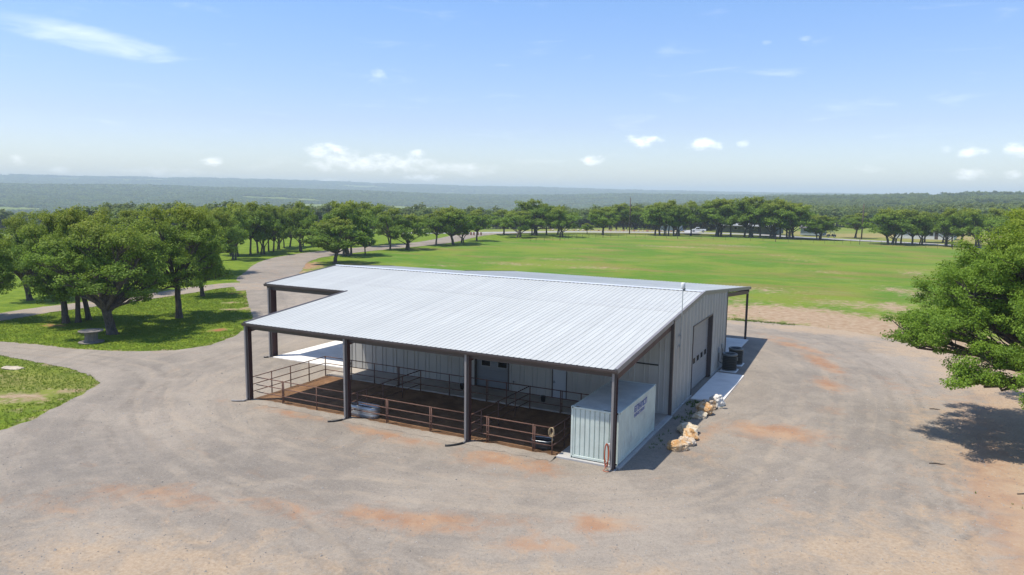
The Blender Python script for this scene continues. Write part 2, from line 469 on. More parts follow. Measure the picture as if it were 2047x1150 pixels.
def pen_mat():
    m, t, p, out = new_mat('pen_dirt')
    co = t.co()
    n = t.noise(co, 0.8, 7, 0.68, 0.5)
    n2 = t.noise(co, 12, 5, 0.7)
    c = t.mix(t.ss(n, 0.32, 0.68), (0.155, 0.085, 0.045), (0.285, 0.160, 0.085))
    c = t.mix(t.m('MULTIPLY', t.ss(n2, 0.45, 0.7), 0.45), c, (0.12, 0.07, 0.04))
    t.put(p.inputs['Base Color'], c)
    p.inputs['Roughness'].default_value = 0.97
    p.inputs['Specular IOR Level'].default_value = 0.1
    t.put(p.inputs['Normal'], t.bump(t.m('ADD', n2, n), 0.8, 0.08))
    return m


M['ground'] = ground_mat()
M['gravel'] = gravel_mat()
M['pendirt'] = pen_mat()


# ------------------------------------------------------------------ helpers
def tag(o, label=None, cat=None, group=None, kind=None):
    if label:
        o['label'] = label
    if cat:
        o['category'] = cat
    if group:
        o['group'] = group
    if kind:
        o['kind'] = kind
    return o


def empty(name, loc=(0, 0, 0), rz=0.0, label=None, cat=None, group=None):
    e = bpy.data.objects.new(name, None)
    e.empty_display_size = 0.3
    e.location = loc
    e.rotation_euler = (0, 0, rz)
    COL.objects.link(e)
    return tag(e, label, cat, group)


def np_mesh(name, verts, faces, smooth=False, attrs=None, loops_per=None):
    """faces: (n,3) or (n,4) array"""
    verts = np.asarray(verts, np.float32)
    faces = np.asarray(faces, np.int32)
    me = bpy.data.meshes.new(name)
    k = faces.shape[1]
    me.vertices.add(len(verts))
    me.vertices.foreach_set('co', verts.ravel())
    me.loops.add(faces.size)
    me.loops.foreach_set('vertex_index', faces.ravel())
    me.polygons.add(len(faces))
    me.polygons.foreach_set('loop_start', np.arange(0, faces.size, k, dtype=np.int32))
    me.polygons.foreach_set('loop_total', np.full(len(faces), k, np.int32))
    me.polygons.foreach_set('use_smooth', np.full(len(faces), smooth, bool))
    if attrs:
        for an, av in attrs.items():
            a = me.attributes.new(an, 'FLOAT', 'POINT')
            a.data.foreach_set('value', np.asarray(av, np.float32))
    me.update(calc_edges=True)
    return me


def link(name, me, mat, parent=None, loc=(0, 0, 0), rot=(0, 0, 0)):
    o = bpy.data.objects.new(name, me)
    if mat is not None and not me.materials:
        me.materials.append(M[mat] if isinstance(mat, str) else mat)
    COL.objects.link(o)
    o.parent = parent
    o.location = loc
    o.rotation_euler = rot
    return o


class MB:
    """collects shapes into one mesh"""
    def __init__(s):
        s.v = []
        s.f = []

    def add(s, vs, fs):
        b = len(s.v)
        s.v += [tuple(v) for v in vs]
        s.f += [tuple(i + b for i in f) for f in fs]
        return s

    def box(s, x0, x1, y0, y1, z0, z1):
        vs = [(x0, y0, z0), (x1, y0, z0), (x1, y1, z0), (x0, y1, z0), (x0, y0, z1), (x1, y0, z1), (x1, y1, z1), (x0, y1, z1)]
        return s.add(vs, [(0, 3, 2, 1), (4, 5, 6, 7), (0, 1, 5, 4), (1, 2, 6, 5), (2, 3, 7, 6), (3, 0, 4, 7)])

    def tube(s, pts, rad, n=8, cap=True):
        pts = [Vector(p) for p in pts]
        if not hasattr(rad, '__len__'):
            rad = [rad] * len(pts)
        vs, fs = [], []
        prev = None
        for i, p in enumerate(pts):
            d = (pts[min(i + 1, len(pts) - 1)] - pts[max(i - 1, 0)]).normalized()
            if prev is None:
                a = Vector((0, 0, 1)) if abs(d.z) < 0.9 else Vector((1, 0, 0))
                u = d.cross(a).normalized()
            else:
                u = (prev - d * prev.dot(d)).normalized()
            prev = u
            w = d.cross(u)
            for k in range(n):
                t = 2 * math.pi * k / n
                vs.append(p + (u * math.cos(t) + w * math.sin(t)) * rad[i])
        for i in range(len(pts) - 1):
            for k in range(n):
                fs.append((i * n + k, i * n + (k + 1) % n, (i + 1) * n + (k + 1) % n, (i + 1) * n + k))
        if cap:
            fs.append(tuple(range(n))[::-1])
            fs.append(tuple((len(pts) - 1) * n + k for k in range(n)))
        return s.add(vs, fs)

    def lathe(s, prof, n=24, c=(0, 0, 0), sx=1.0, sy=1.0, cap0=False, cap1=False):
        vs, fs = [], []
        for r, z in prof:
            for k in range(n):
                t = 2 * math.pi * k / n
                vs.append((c[0] + r * math.cos(t) * sx, c[1] + r * math.sin(t) * sy, c[2] + z))
        for i in range(len(prof) - 1):
            for k in range(n):
                fs.append((i * n + k, i * n + (k + 1) % n, (i + 1) * n + (k + 1) % n, (i + 1) * n + k))
        if cap0:
            fs.append(tuple(range(n))[::-1])
        if cap1:
            fs.append(tuple((len(prof) - 1) * n + k for k in range(n)))
        return s.add(vs, fs)

    def prism(s, poly, axis, a0, a1):
        """extrude a 2-D polygon along x, y or z"""
        n = len(poly)
        def P(u, v, a):
            return (a, u, v) if axis == 'x' else (u, a, v) if axis == 'y' else (u, v, a)
        vs = [P(u, v, a0) for u, v in poly] + [P(u, v, a1) for u, v in poly]
        fs = [tuple(range(n))[::-1], tuple(range(n, 2 * n))]
        for i in range(n):
            j = (i + 1) % n
            fs.append((i, j, n + j, n + i))
        return s.add(vs, fs)

    def mesh(s, name, smooth=False, bevel=0.0):
        me = bpy.data.meshes.new(name)
        me.from_pydata(s.v, [], s.f)
        bm = bmesh.new()
        bm.from_mesh(me)
        if bevel:
            bmesh.ops.bevel(bm, geom=list(bm.edges), offset=bevel, segments=1, affect='EDGES', clamp_overlap=True)
        bmesh.ops.recalc_face_normals(bm, faces=bm.faces)
        bm.to_mesh(me)
        bm.free()
        if smooth:
            for p in me.polygons:
                p.use_smooth = True
        me.update()
        return me

    def build(s, name, mat, parent=None, smooth=False, bevel=0.0, loc=(0, 0, 0), rot=(0, 0, 0)):
        return link(name, s.mesh(name, smooth, bevel), mat, parent, loc, rot)


def fbm(x, y, scale, seed=0, octs=4):
    """cheap value noise on arrays, 0..1"""
    rs = np.random.default_rng(seed)
    tab = rs.random((256, 256))
    out = np.zeros_like(x, dtype=float)
    amp, tot = 1.0, 0.0
    fx, fy = x / scale, y / scale
    for _ in range(octs):
        ix, iy = np.floor(fx).astype(int), np.floor(fy).astype(int)
        u, v = fx - ix, fy - iy
        u, v = u * u * (3 - 2 * u), v * v * (3 - 2 * v)
        a = tab[ix % 256, iy % 256]
        b = tab[(ix + 1) % 256, iy % 256]
        c = tab[ix % 256, (iy + 1) % 256]
        d = tab[(ix + 1) % 256, (iy + 1) % 256]
        out += amp * ((a * (1 - u) + b * u) * (1 - v) + (c * (1 - u) + d * u) * v)
        tot += amp
        amp *= 0.5
        fx, fy = fx * 2.03 + 17.1, fy * 2.03 + 5.7
    return out / tot


def gauss(x, y, lst):
    """sum of rotated soft blobs (cx, cy, rx, ry, deg, weight), capped at 1"""
    o = np.zeros_like(x, dtype=float)
    for cx, cy, rx, ry, dg, w in lst:
        a = R(dg)
        dx, dy = x - cx, y - cy
        u = (dx * math.cos(a) + dy * math.sin(a)) / rx
        v = (-dx * math.sin(a) + dy * math.cos(a)) / ry
        o = np.maximum(o, w * np.exp(-(u * u + v * v)))
    return o


def seg_dist(x, y, pts):
    """distance to a polyline"""
    best = np.full(np.shape(x), 1e9)
    for (ax, ay), (bx, by) in zip(pts[:-1], pts[1:]):
        dx, dy = bx - ax, by - ay
        t = np.clip(((x - ax) * dx + (y - ay) * dy) / (dx * dx + dy * dy + 1e-9), 0, 1)
        best = np.minimum(best, np.hypot(x - ax - t * dx, y - ay - t * dy))
    return best


def inside(x, y, poly):
    r = np.zeros(np.shape(x), bool)
    n = len(poly)
    for i in range(n):
        x1, y1 = poly[i]
        x2, y2 = poly[(i + 1) % n]
        c = ((y1 > y) != (y2 > y)) & (x < (x2 - x1) * (y - y1) / (y2 - y1 + 1e-12) + x1)
        r ^= c
    return r


def smooth_line(pts, n=8, closed=False):
    """Catmull-Rom"""
    P = [np.array(p, float) for p in pts]
    m = len(P)
    out = []
    for i in range(m if closed else m - 1):
        p0 = P[(i - 1) % m] if closed else P[max(i - 1, 0)]
        p1 = P[i]
        p2 = P[(i + 1) % m]
        p3 = P[(i + 2) % m] if closed else P[min(i + 2, m - 1)]
        for k in range(n):
            t = k / n
            out.append(0.5 * (2 * p1 + (p2 - p0) * t + (2 * p0 - 5 * p1 + 4 * p2 - p3) * t * t + (3 * p1 - p0 - 3 * p2 + p3) * t ** 3))
    if not closed:
        out.append(P[-1])
    return [tuple(p) for p in out]


# ------------------------------------------------------------------ terrain
AZ_TAB = np.array([30, 60, 82, 95.4, 106.4, 118, 137, 152, 185, 230], float)
R_TAB = np.array([0, 235, 320, 450, 700, 1000, 1500, 2200, 3200, 4500, 6000, 8000, 9500], float)
_flat = [0, 0, 0, 0, 2, 4, 8, 8, 10, 14, 20, 24, 24]
Z_TAB = np.array([
    _flat,
    [0, 0, 0, 0, 0, 4, 14, 8, 12, 14, 26, 30, 30],
    [0, 0, 0, -1, 0, 5, 16, 6, 14, 12, 28, 30, 20],
    [0, 0, -1, -3, -5, -2, 6, 0, 18, 14, 36, 34, 20],
    [0, 0, -2, -5, -12, -18, -14, -16, 10, 4, 46, 46, 20],
    [0, 0, -3, -8, -18, -32, -42, -30, -2, -10, 58, 62, 20],
    [0, 0, -3, -9, -22, -38, -48, -24, 14, 4, 84, 78, 20],
    [0, 0, -4, -10, -22, -38, -48, -26, 14, 4, 84, 80, 20],
    [0, 0, -4, -10, -20, -34, -42, -26, 10, 4, 70, 66, 20],
    _flat], float)


def terrain_z(x, y):
    dx, dy = np.asarray(x, float) - 10.7, np.asarray(y, float) + 31.6
    r = np.hypot(dx, dy)
    a = np.degrees(np.arctan2(dy, dx))
    a = np.where(a < -60, a + 360, a)
    ai = np.clip(a, 30, 230)
    i = np.clip(np.searchsorted(AZ_TAB, ai, side='right') - 1, 0, len(AZ_TAB) - 2)
    fa = (ai - AZ_TAB[i]) / (AZ_TAB[i + 1] - AZ_TAB[i])
    fa = fa * fa * (3 - 2 * fa)
    rr = np.clip(r, 0, 9499)
    j = np.clip(np.searchsorted(R_TAB, rr, side='right') - 1, 0, len(R_TAB) - 2)
    fr = (rr - R_TAB[j]) / (R_TAB[j + 1] - R_TAB[j])
    z0 = Z_TAB[i, j] * (1 - fr) + Z_TAB[i, j + 1] * fr
    z1 = Z_TAB[i + 1, j] * (1 - fr) + Z_TAB[i + 1, j + 1] * fr
    z = z0 * (1 - fa) + z1 * fa
    amp = np.clip((r - 330) / 1500, 0, 1) * 20
    z = z + (fbm(np.asarray(x, float), np.asarray(y, float), 900.0, 3, 4) - 0.5) * amp
    return z


DRIVE = [(-66, 44), (-70.5, 47.5), (-77, 55), (-84, 63.5), (-89.5, 72), (-92.6, 81), (-93.8, 91), (-94, 100), (-93.8, 110), (-93.5, 120), (-95, 132), (-99, 146), (-102.5, 158), (-104, 172), (-101, 184), (-96, 192)]
PATH = [(-62, 36.5), (-67.5, 40.2), (-69, 36), (-68.4, 30), (-68, 24), (-68, 18), (-68.2, 13), (-67.4, 8.8), (-66.5, 2), (-67.5, -8), (-72, -22)]
COUNTY = [(-190, 120), (-150, 142), (-125, 160), (-108, 178), (-92, 198), (-76, 211), (-58, 222), (-42, 229), (-28, 229), (-14, 222), (0, 217.5), (14, 214), (28, 208), (43, 199), (65, 188), (110, 168), (180, 140)]
YARD = [(-40, -40), (-33.5, -22), (-31, -14), (-30.5, -10.7), (-30.9, -8.9), (-33.5, -4.4), (-35.2, -2.0), (-37.4, -1.1), (-41.4, -0.5), (-45.6, -0.6), (-49.5, -0.6), (-57, -1.1), (-66.5, -2.6),
        (-66.5, 1.2), (-60, 1.7), (-54.9, 2.3), (-51.8, 2.9), (-46.8, 3.6), (-42.3, 5.2), (-39.6, 7.2), (-38.9, 10.1), (-40.2, 13.9), (-43.2, 18.4), (-46.2, 21.6), (-54.5, 28.6), (-60.5, 34.0), (-64.0, 37.2),
        (-70.4, 43.2), (-76.5, 50.8), (-74.5, 58.2), (-68, 50.5), (-58, 47.5), (-40, 46), (-20, 46), (-3.5, 46.1), (-0.3, 46.3), (3.6, 46.4), (8.2, 45.6), (12.5, 43.0), (16.5, 38.5), (20, 33), (23, 24), (24, 12), (24.5, 2.5), (25, -8), (27, -22), (32, -44), (-10, -48)]
FIELD = [(-62, 50), (-78, 70), (-86, 85), (-87, 100), (-86, 130), (-82, 165), (-70, 197), (-40, 216), (-10, 210), (30, 200), (70, 178), (120, 120), (90, 66), (24, 62), (8, 50), (-20, 47)]
BARE = [(2, 53, 11, 8, -10, 1.15), (9, 50, 9, 8, -20, 1.2), (-5, 52, 8, 7, 0, 0.95), (14, 47, 7, 9, 0, 1.2), (12, 66, 3, 6, 0, 0.8), (14.5, 82, 3, 8, 0, 0.6), (17, 120, 4, 10, 0, 0.35), (-12, 50, 14, 4, 0, 0.7),
        (24, 8, 9, 40, 0, 1.3), (24, 38, 14, 12, 0, 1.2), (30, 20, 14, 30, 0, 1.0),
        (-78.5, 64.5, 3.2, 8, 38, 1.0), (-72, 56, 4, 6, 30, 0.7),
        (-36.5, -6.6, 3.0, 1.6, 20, 0.75), (-35.6, -4.6, 2.0, 0.9, 20, 0.62), (-44, -4.5, 4, 2, 10, 0.35), (-33.2, -7.5, 1.0, 2.2, -30, 0.35), (-58.5, 9.0, 1.7, 1.1, 0, 0.72), (-52, 8.2, 2, 1.2, 10, 0.42), (-43.8, 15.2, 1.7, 1.0, 50, 0.75), (-51.5, 25.0, 3.0, 1.2, 50, 0.7), (-62, 33.2, 3, 1.0, 35, 0.6), (-56, 27.5, 2, 1, 40, 0.6), (-47, 20.5, 1.4, 0.9, 50, 0.6),
        (-51, 88, 9, 4, 10, 0.55), (-47, 102, 9, 4, 15, 0.52), (-36, 90, 10, 4, 10, 0.55), (-60, 78, 7, 3, 20, 0.45), (-37, 152, 17, 5, 8, 0.62), (-26, 166, 14, 5, 5, 0.60), (-20, 150, 10, 4, 5, 0.45), (-52, 132, 12, 4, 10, 0.50), (-5, 130, 8, 4, 5, 0.50), (-10, 139, 9, 3, 5, 0.50), (2, 106, 6, 3, 5, 0.50), (15, 114, 3, 7, 0, 0.60), (12.3, 85, 4, 5, 0, 0.62), (-6, 74, 9, 5, 0, 0.55), (-20, 70, 10, 4, 0, 0.50), (-10, 62, 12, 4, 0, 0.55), (8, 66, 8, 5, 0, 0.6),
        (-82, 205, 12, 2, 35, 0.8), (-100, 150, 5, 8, 20, 0.7), (-61, 198, 6, 2, 20, 0.8), (-103, 186, 8, 8, 0, 0.8)]
REDB = [(-58.5, 9, 3, 2, 0, 1), (-43.8, 15.2, 3, 2, 0, 1), (-62, 33, 5, 3, 0, 1), (-78.5, 64.5, 4, 9, 38, 0.6), (20, -5, 8, 25, 0, 0.35), (19, 8, 5, 6, 0, 0.8), (-30, 130, 40, 30, 0, 0.5), (-38, 62, 16, 8, 0, 0.8)]
TAN = [(-40, -5, 8, 4, 10, 0.55), (-88, 250, 40, 38, 0, 1.0), (-105, 230, 30, 25, 0, 0.9), (20, 262, 70, 36, 0, 1.0), (70, 230, 50, 40, 0, 1.0), (-15, 270, 40, 30, 0, 0.8), (-60, 250, 30, 20, 0, 0.8)]

NSEG = 600
rings = [0.0]
while rings[-1] < 9400:
    rings.append(rings[-1] + max(0.8, rings[-1] * 0.022))
rings = np.array(rings[1:])
th = np.linspace(0, 2 * np.pi, NSEG, endpoint=False)
GC = (-15.0, 20.0)
gx = (GC[0] + rings[:, None] * np.cos(th)[None, :]).ravel()
gy = (GC[1] + rings[:, None] * np.sin(th)[None, :]).ravel()
gz = terrain_z(gx, gy)
gx = np.append(gx, GC[0])
gy = np.append(gy, GC[1])
gz = np.append(gz, 0.0)
nr = len(rings)
ii, jj = np.meshgrid(np.arange(nr - 1), np.arange(NSEG), indexing='ij')
i0 = (ii * NSEG + jj).ravel()
i1 = (ii * NSEG + (jj + 1) % NSEG).ravel()
gfaces = np.stack([i0, i0 + NSEG, i1 + NSEG, i1], 1)
ctr = len(gx) - 1
k = np.arange(NSEG)
cap = np.stack([np.full(NSEG, ctr), k, (k + 1) % NSEG, np.full(NSEG, ctr)], 1)[:, :3]
fld = inside(gx, gy, FIELD).astype(float)
edge = seg_dist(gx, gy, FIELD + [FIELD[0]])
fld = np.where(fld > 0.5, np.clip(0.5 + edge / 6, 0, 1), np.clip(0.5 - edge / 6, 0, 1))
rr_ = np.hypot(gx - 10.7, gy + 31.6)
fld = np.maximum(fld, np.clip((rr_ - 260) / 60, 0, 1))
_ed = np.minimum(np.minimum(seg_dist(gx, gy, YARD + [YARD[0]]), np.abs(seg_dist(gx, gy, DRIVE) - 4.3)), np.abs(seg_dist(gx, gy, PATH) - 2.1))
edge_bare = 0.42 * np.exp(-(_ed / 0.9) ** 2)
me = np_mesh('ground', np.stack([gx, gy, gz], 1), gfaces, True,
             dict(bare=np.maximum(gauss(gx, gy, BARE), edge_bare), red=gauss(gx, gy, REDB), field=fld, tan=np.maximum(gauss(gx, gy, TAN), np.clip((rr_ - 330) / 200, 0, 0.15))))
bm = bmesh.new()
bm.from_mesh(me)
bm.verts.ensure_lookup_table()
for a, b, c_ in cap[:, :3]:
    bm.faces.new((bm.verts[int(a)], bm.verts[int(b)], bm.verts[int(c_)]))
bmesh.ops.recalc_face_normals(bm, faces=bm.faces)
bm.to_mesh(me)
bm.free()
tag(link('ground', me, 'ground'), kind='structure')


def sheet(name, poly, z, mat, step=0.0, attrs=None, jitter=0.0, bound=0.5, seed=1):
    """flat sheet with the given outline, triangulated with interior points"""
    rs = np.random.default_rng(seed)
    pts = []
    n = len(poly)
    for i in range(n):
        a, b = np.array(poly[i], float), np.array(poly[(i + 1) % n], float)
        L = np.hypot(*(b - a))
        m = max(1, int(L / bound))
        nrm = np.array([-(b - a)[1], (b - a)[0]]) / max(L, 1e-6)
        for k in range(m):
            q = a + (b - a) * k / m
            if jitter:
                q = q + nrm * (rs.normal() * jitter * 0.5 + jitter * 2.2 * (fbm(np.array([q[0]]), np.array([q[1]]), 2.2, seed + 9, 2)[0] - 0.5))
            pts.append((q[0], q[1]))
    nb = len(pts)
    if step:
        xs = np.array([p[0] for p in pts])
        ys = np.array([p[1] for p in pts])
        X, Y = np.meshgrid(np.arange(xs.min(), xs.max(), step), np.arange(ys.min(), ys.max(), step))
        X = X.ravel() + rs.uniform(-0.2, 0.2, X.size) * step
        Y = Y.ravel() + rs.uniform(-0.2, 0.2, Y.size) * step
        ok = inside(X, Y, pts) & (seg_dist(X, Y, pts + [pts[0]]) > step * 0.4)
        pts += list(zip(X[ok], Y[ok]))
    ed = [(i, (i + 1) % nb) for i in range(nb)]
    v, e, f, *_ = delaunay_2d_cdt([Vector(p) for p in pts], ed, [], 1, 1e-5)
    va = np.array([(p[0], p[1], z) for p in v])
    fa = np.array([t for t in f if len(t) == 3])
    # face up
    A, B, C_ = va[fa[:, 0]], va[fa[:, 1]], va[fa[:, 2]]
    cr = (B[:, 0] - A[:, 0]) * (C_[:, 1] - A[:, 1]) - (B[:, 1] - A[:, 1]) * (C_[:, 0] - A[:, 0])
    fa[cr < 0] = fa[cr < 0][:, ::-1]
    at = {k: fn(va[:, 0], va[:, 1]) for k, fn in (attrs or {}).items()}
    return tag(link(name, np_mesh(name, va, fa, False, at), mat), kind='structure')


def ribbon_poly(line, w, n=6):
    L = [np.array(p) for p in smooth_line(line, n)]
    le, ri = [], []
    for i, p in enumerate(L):
        d = L[min(i + 1, len(L) - 1)] - L[max(i - 1, 0)]
        d = d / np.hypot(*d)
        nn = np.array([-d[1], d[0]])
        le.append(tuple(p + nn * w / 2))
        ri.append(tuple(p - nn * w / 2))
    return le + ri[::-1]


DIRT = [(6.0, 9.8, 2.6, 1.6, 10, 0.95), (5.0, 9.4, 1.4, 0.9, 0, 0.7), (7.8, 22.4, 1.0, 2.0, 20, 0.85), (6.9, 29.5, 0.9, 4.5, 25, 0.85), (4.6, 35.0, 0.8, 4.5, 48, 0.75), (2.5, 38.5, 1.0, 3, 60, 0.5),
        (-4.6, -8.8, 2.1, 0.85, 25, 0.95), (-7.0, -9.4, 1.6, 0.7, 15, 0.75), (1.5, -5.6, 1.3, 0.85, 30, 0.9), (0.0, -8.4, 1.6, 0.6, 20, 0.8), (-2.2, -7.4, 2, 0.7, 25, 0.5), (-10.5, -10.6, 3.5, 0.9, 12, 0.5), (-16.0, -12.2, 4, 1.3, 15, 0.5), (-19, -15, 3, 1.0, 10, 0.45),
        (-19.0, -0.75, 2.2, 0.5, -2, 0.9), (-21.5, -0.6, 1.2, 0.35, 0, 0.7), (-13.0, -1.1, 2.0, 0.55, 0, 0.85), (-10.5, -1.3, 2.0, 0.7, 0, 0.55), (-5.3, -1.3, 2.0, 0.7, 0, 0.95), (-3.2, -1.4, 1.7, 0.9, 0, 0.8), (-6.5, -2.4, 1.6, 0.6, 10, 0.5),
        (2.6, 7.6, 0.5, 2.6, 0, 0.7), (3.3, 4.5, 0.8, 1.0, 0, 0.45), (7.5, -0.5, 0.9, 0.5, 30, 0.5), (8.6, 15.5, 1.2, 1.0, 0, 0.4), (11.2, 26.5, 0.5, 1.0, 0, 0.5), (12.4, 24, 1.5, 1.5, 0, 0.35), (18.6, 8, 4.0, 18, 0, 1.15), (17.5, -6, 4, 9, 0, 0.8), (-40, 6, 3, 1, 30, 0.2), (-25, -1.0, 1.2, 0.6, 0, 0.3)]
SAND = [(12.5, -4, 7, 6, 20, 0.75), (5, -12, 12, 5, 15, 0.75), (-10, -16, 10, 3.5, 18, 0.72), (14.5, 14, 3, 12, 0, 0.60), (18.5, 32, 5, 10, 0, 1.1), (14, 39, 5, 5, 0, 0.9), (6, 44.5, 9, 2.5, 0, 0.9), (-4, 45, 6, 1.8, 0, 0.7), (21, 8, 5.5, 30, 0, 1.15), (-3.5, -5, 4, 2, 20, 0.25), (3.5, 4, 2, 5, 0, 0.40), (-30, 2, 6, 3, 0, 0.28), (-12, -4, 6, 1.5, 10, 0.25),
        (12.9, 1.6, 0.35, 3.2, 12, 0.65), (14.2, 1.4, 0.35, 2.8, -14, 0.65), (10.0, 1.0, 0.4, 5, 5, 0.4)]
WEAR = [(-21.8, -11.5, 3.6, 2.6, 30, 0.9), (-23.5, -8.5, 3.2, 1.2, 35, 0.7), (6.2, 25, 0.8, 6, 5, 0.8), (4.4, 31, 0.8, 6, 15, 0.6), (9.5, 27, 0.8, 8, 0, 0.5), (-14, -6.5, 9, 1.2, 14, 0.45), (-8, -3.2, 6, 0.8, 8, 0.4), (9, 12, 0.9, 10, 5, 0.4), (11.5, 12, 0.9, 10, 3, 0.35), (-32, 6, 8, 1.0, 40, 0.4), (-35, 9, 9, 0.8, 46, 0.4), (-17, -9, 7, 1.0, 20, 0.4)]
TRK = [[(-24, -40), (-20, -22), (-12, -9), (-4, -6), (4, -3), (7, 4), (7.5, 14), (6.5, 26), (3, 38), (-6, 43)],
       [(-66, 0), (-52, 0.8), (-42, 2.2), (-34, 1.0), (-28, -4), (-20, -8), (-10, -10), (0, -14), (8, -24)],
       [(12, -40), (11, -16), (10.5, -2), (10, 8), (9.6, 20), (8, 32), (3, 42)],
       [(-70, 46), (-58, 36), (-48, 27), (-40, 20), (-35, 11), (-33, 2), (-28, -7), (-18, -12), (-6, -14), (6, -12), (13, -4), (13.5, 8)],
       [(-66, 44), (-50, 33), (-42, 24), (-36, 20), (-33, 14), (-30, 4), (-27, -2), (-20, -5), (-10, -5.5), (0, -4.5), (5, 0), (5.5, 12)],
       [(16, -30), (14.5, -10), (13.3, 0), (12.9, 6), (12.6, 16), (12, 26), (9, 36), (4, 43)],
       [(2, -40), (0, -20), (-8, -12), (-18, -9), (-28, -3.5), (-36, 3), (-48, 1.5), (-64, -0.6)],
       [(14.2, 4), (13.6, 0), (13.2, -3), (13.9, -8), (15, -16)]]
TRK = [smooth_line(t_, 6) for t_ in TRK]
yard_at = dict(dirt=lambda x, y: gauss(x, y, DIRT), sand=lambda x, y: gauss(x, y, SAND), wear=lambda x, y: gauss(x, y, WEAR), **{'track%d' % q: (lambda x, y, q=q: np.clip(seg_dist(x, y, TRK[q]), 0, 6)) for q in range(8)})
_far = {'track%d' % q: (lambda x, y: 0 * x + 6.0) for q in range(8)}
zero_at = dict(dirt=lambda x, y: 0.15 * np.ones_like(x), sand=lambda x, y: 0.12 * np.ones_like(x), wear=lambda x, y: 0.4 * np.ones_like(x), **_far)
sheet('gravel_yard', YARD, 0.020, 'gravel', 0.62, yard_at, 0.13, 0.45, 1)
sheet('gravel_drive', ribbon_poly(DRIVE, 8.6), 0.030, 'gravel', 0, zero_at, 0.16, 1.0, 2)
sheet('gravel_path', ribbon_poly(PATH, 4.2), 0.026, 'gravel', 0, dict(dirt=lambda x, y: 0.1 + 0 * x, sand=lambda x, y: 0.42 + 0 * x, wear=lambda x, y: 0 * x, **_far), 0.10, 0.8, 3)
sheet('county_road', ribbon_poly(COUNTY, 7.4), 0.040, 'asphalt', 0, None, 0.05, 3.0, 4)
sheet('pale_driveway', [(-52.5, 226), (-49.5, 226), (-50, 240), (-56, 246), (-60, 240), (-55, 232)], 0.06, 'paleconc', 0, None, 0.02, 2.0, 5)

# ------------------------------------------------------------------ slabs under and around the barn
def slab(name, x0, x1, y0, y1, z, mat='conc', bevel=0.02):
    return tag(MB().box(x0, x1, y0, y1, -0.15, z).build(name, mat, bevel=bevel), kind='structure')


slab('carport_slab', -31.0, -23.75, 9.25, 25.6, 0.10, 'concpale')
slab('walkway_slab', -23.66, -0.02, 6.98, 9.62, 0.13, 'concdark')
slab('door_apron', 0.30, 2.25, 13.95, 21.9, 0.085, 'concpale')
slab('rear_porch_slab', -23.6, 0.25, 25.55, 35.75, 0.10, 'concpale')
slab('container_footing', -3.0, 0.30, 0.16, 6.92, 0.12)
slab('footing_strip', -0.02, 0.30, 6.98, 9.58, 0.11)
sheet('pen_floor', [(-23.55, 0.22), (-3.05, 0.22), (-3.05, 6.96), (-23.55, 6.96)], 0.045, 'pendirt', 0.8, None, 0.06, 0.4, 6)
# low gravel berm along the front of the pens
bp = []
for i, x in enumerate(np.linspace(-23.9, -3.0, 90)):
    bp.append((x, 0.02 + 0.12 * (fbm(np.array([x]), np.array([1.0]), 2.0, 5, 3)[0] - 0.5)))
MBb = MB()
prof = [(-0.42, 0.021), (-0.2, 0.055), (0.0, 0.085), (0.18, 0.075), (0.34, 0.03)]
vs, fs = [], []
for i, (x, y) in enumerate(bp):
    s = 0.8 + 0.5 * random.random()
    for (dy, dz) in prof:
        vs.append((x, y + dy * s, 0.01 + dz * (0.7 + 0.6 * random.random())))
for i in range(len(bp) - 1):
    for k in range(4):
        a = i * 5 + k
        fs.append((a, a + 5, a + 6, a + 1))
bo = tag(MBb.add(vs, fs).build('gravel_berm', 'gravel', smooth=True), kind='structure')
for q in range(8):
    at_ = bo.data.attributes.new('track%d' % q, 'FLOAT', 'POINT')
    at_.data.foreach_set('value', np.full(len(bo.data.vertices), 6.0, np.float32))

# ------------------------------------------------------------------ the barn
XR, XL, XC = 0.14, -23.63, -31.64          # right gable, left end of the main roof, left end of the carport roof
YE, YR, YB = -0.25, 17.53, 36.10           # front eave, ridge, rear eave
ZE, ZR = 4.90, 6.52
SL = (ZR - ZE) / (YR - YE)
YF, YK = 9.60, 25.46                       # front and rear walls of the enclosed part
YN = 9.30                                  # front edge of the carport roof
YM = 25.76                                 # rear edge of the carport roof
PW = 0.9142                                # panel cover width


def roof_z(y):
    return ZR - abs(y - YR) * SL


barn = empty('metal_barn', (0, 0, 0), 0, 'grey metal barn with pale ribbed roof, open pens in front and brown columns', 'barn')

# roof frame: purlins and rafters, with every roof sheet a piece of it
fr = MB()
for y in np.arange(0.1, 36, 1.5):
    z = roof_z(y) - 0.12
    xl = XL + 0.1 if (y < YN or y > YM) else XC + 0.1
    fr.box(xl, XR - 0.1, y - 0.04, y + 0.04, z - 0.16, z + 0.06)
for x in (-0.05, -7.92, -15.85, -23.5):
    for (ya, yb) in ((0.0, 9.5), (25.6, 35.9)):
        a, b = roof_z(ya) - 0.32, roof_z(yb) - 0.32
        fr.prism([(ya, a - 0.3), (yb, b - 0.3), (yb, b), (ya, a)], 'x', x - 0.08, x + 0.08)
for x in (-31.4,):
    for (ya, yb) in ((9.5, 17.5), (17.5, 25.5)):
        a, b = roof_z(ya) - 0.32, roof_z(yb) - 0.32
        fr.prism([(ya, a - 0.35), (yb, b - 0.35), (yb, b), (ya, a)], 'x', x - 0.08, x + 0.08)
roof = fr.build('roof', 'redbrown', barn)


def panel_profile(w=PW, h=0.022, ribs=3):
    p = [(0.0, 0.0)]
    pitch = w / ribs
    for i in range(ribs):
        c = pitch * (i + 0.5)
        p += [(c - 0.036, 0.0), (c - 0.016, h), (c + 0.016, h), (c + 0.036, 0.0)]
    p.append((w, 0.0))
    return p


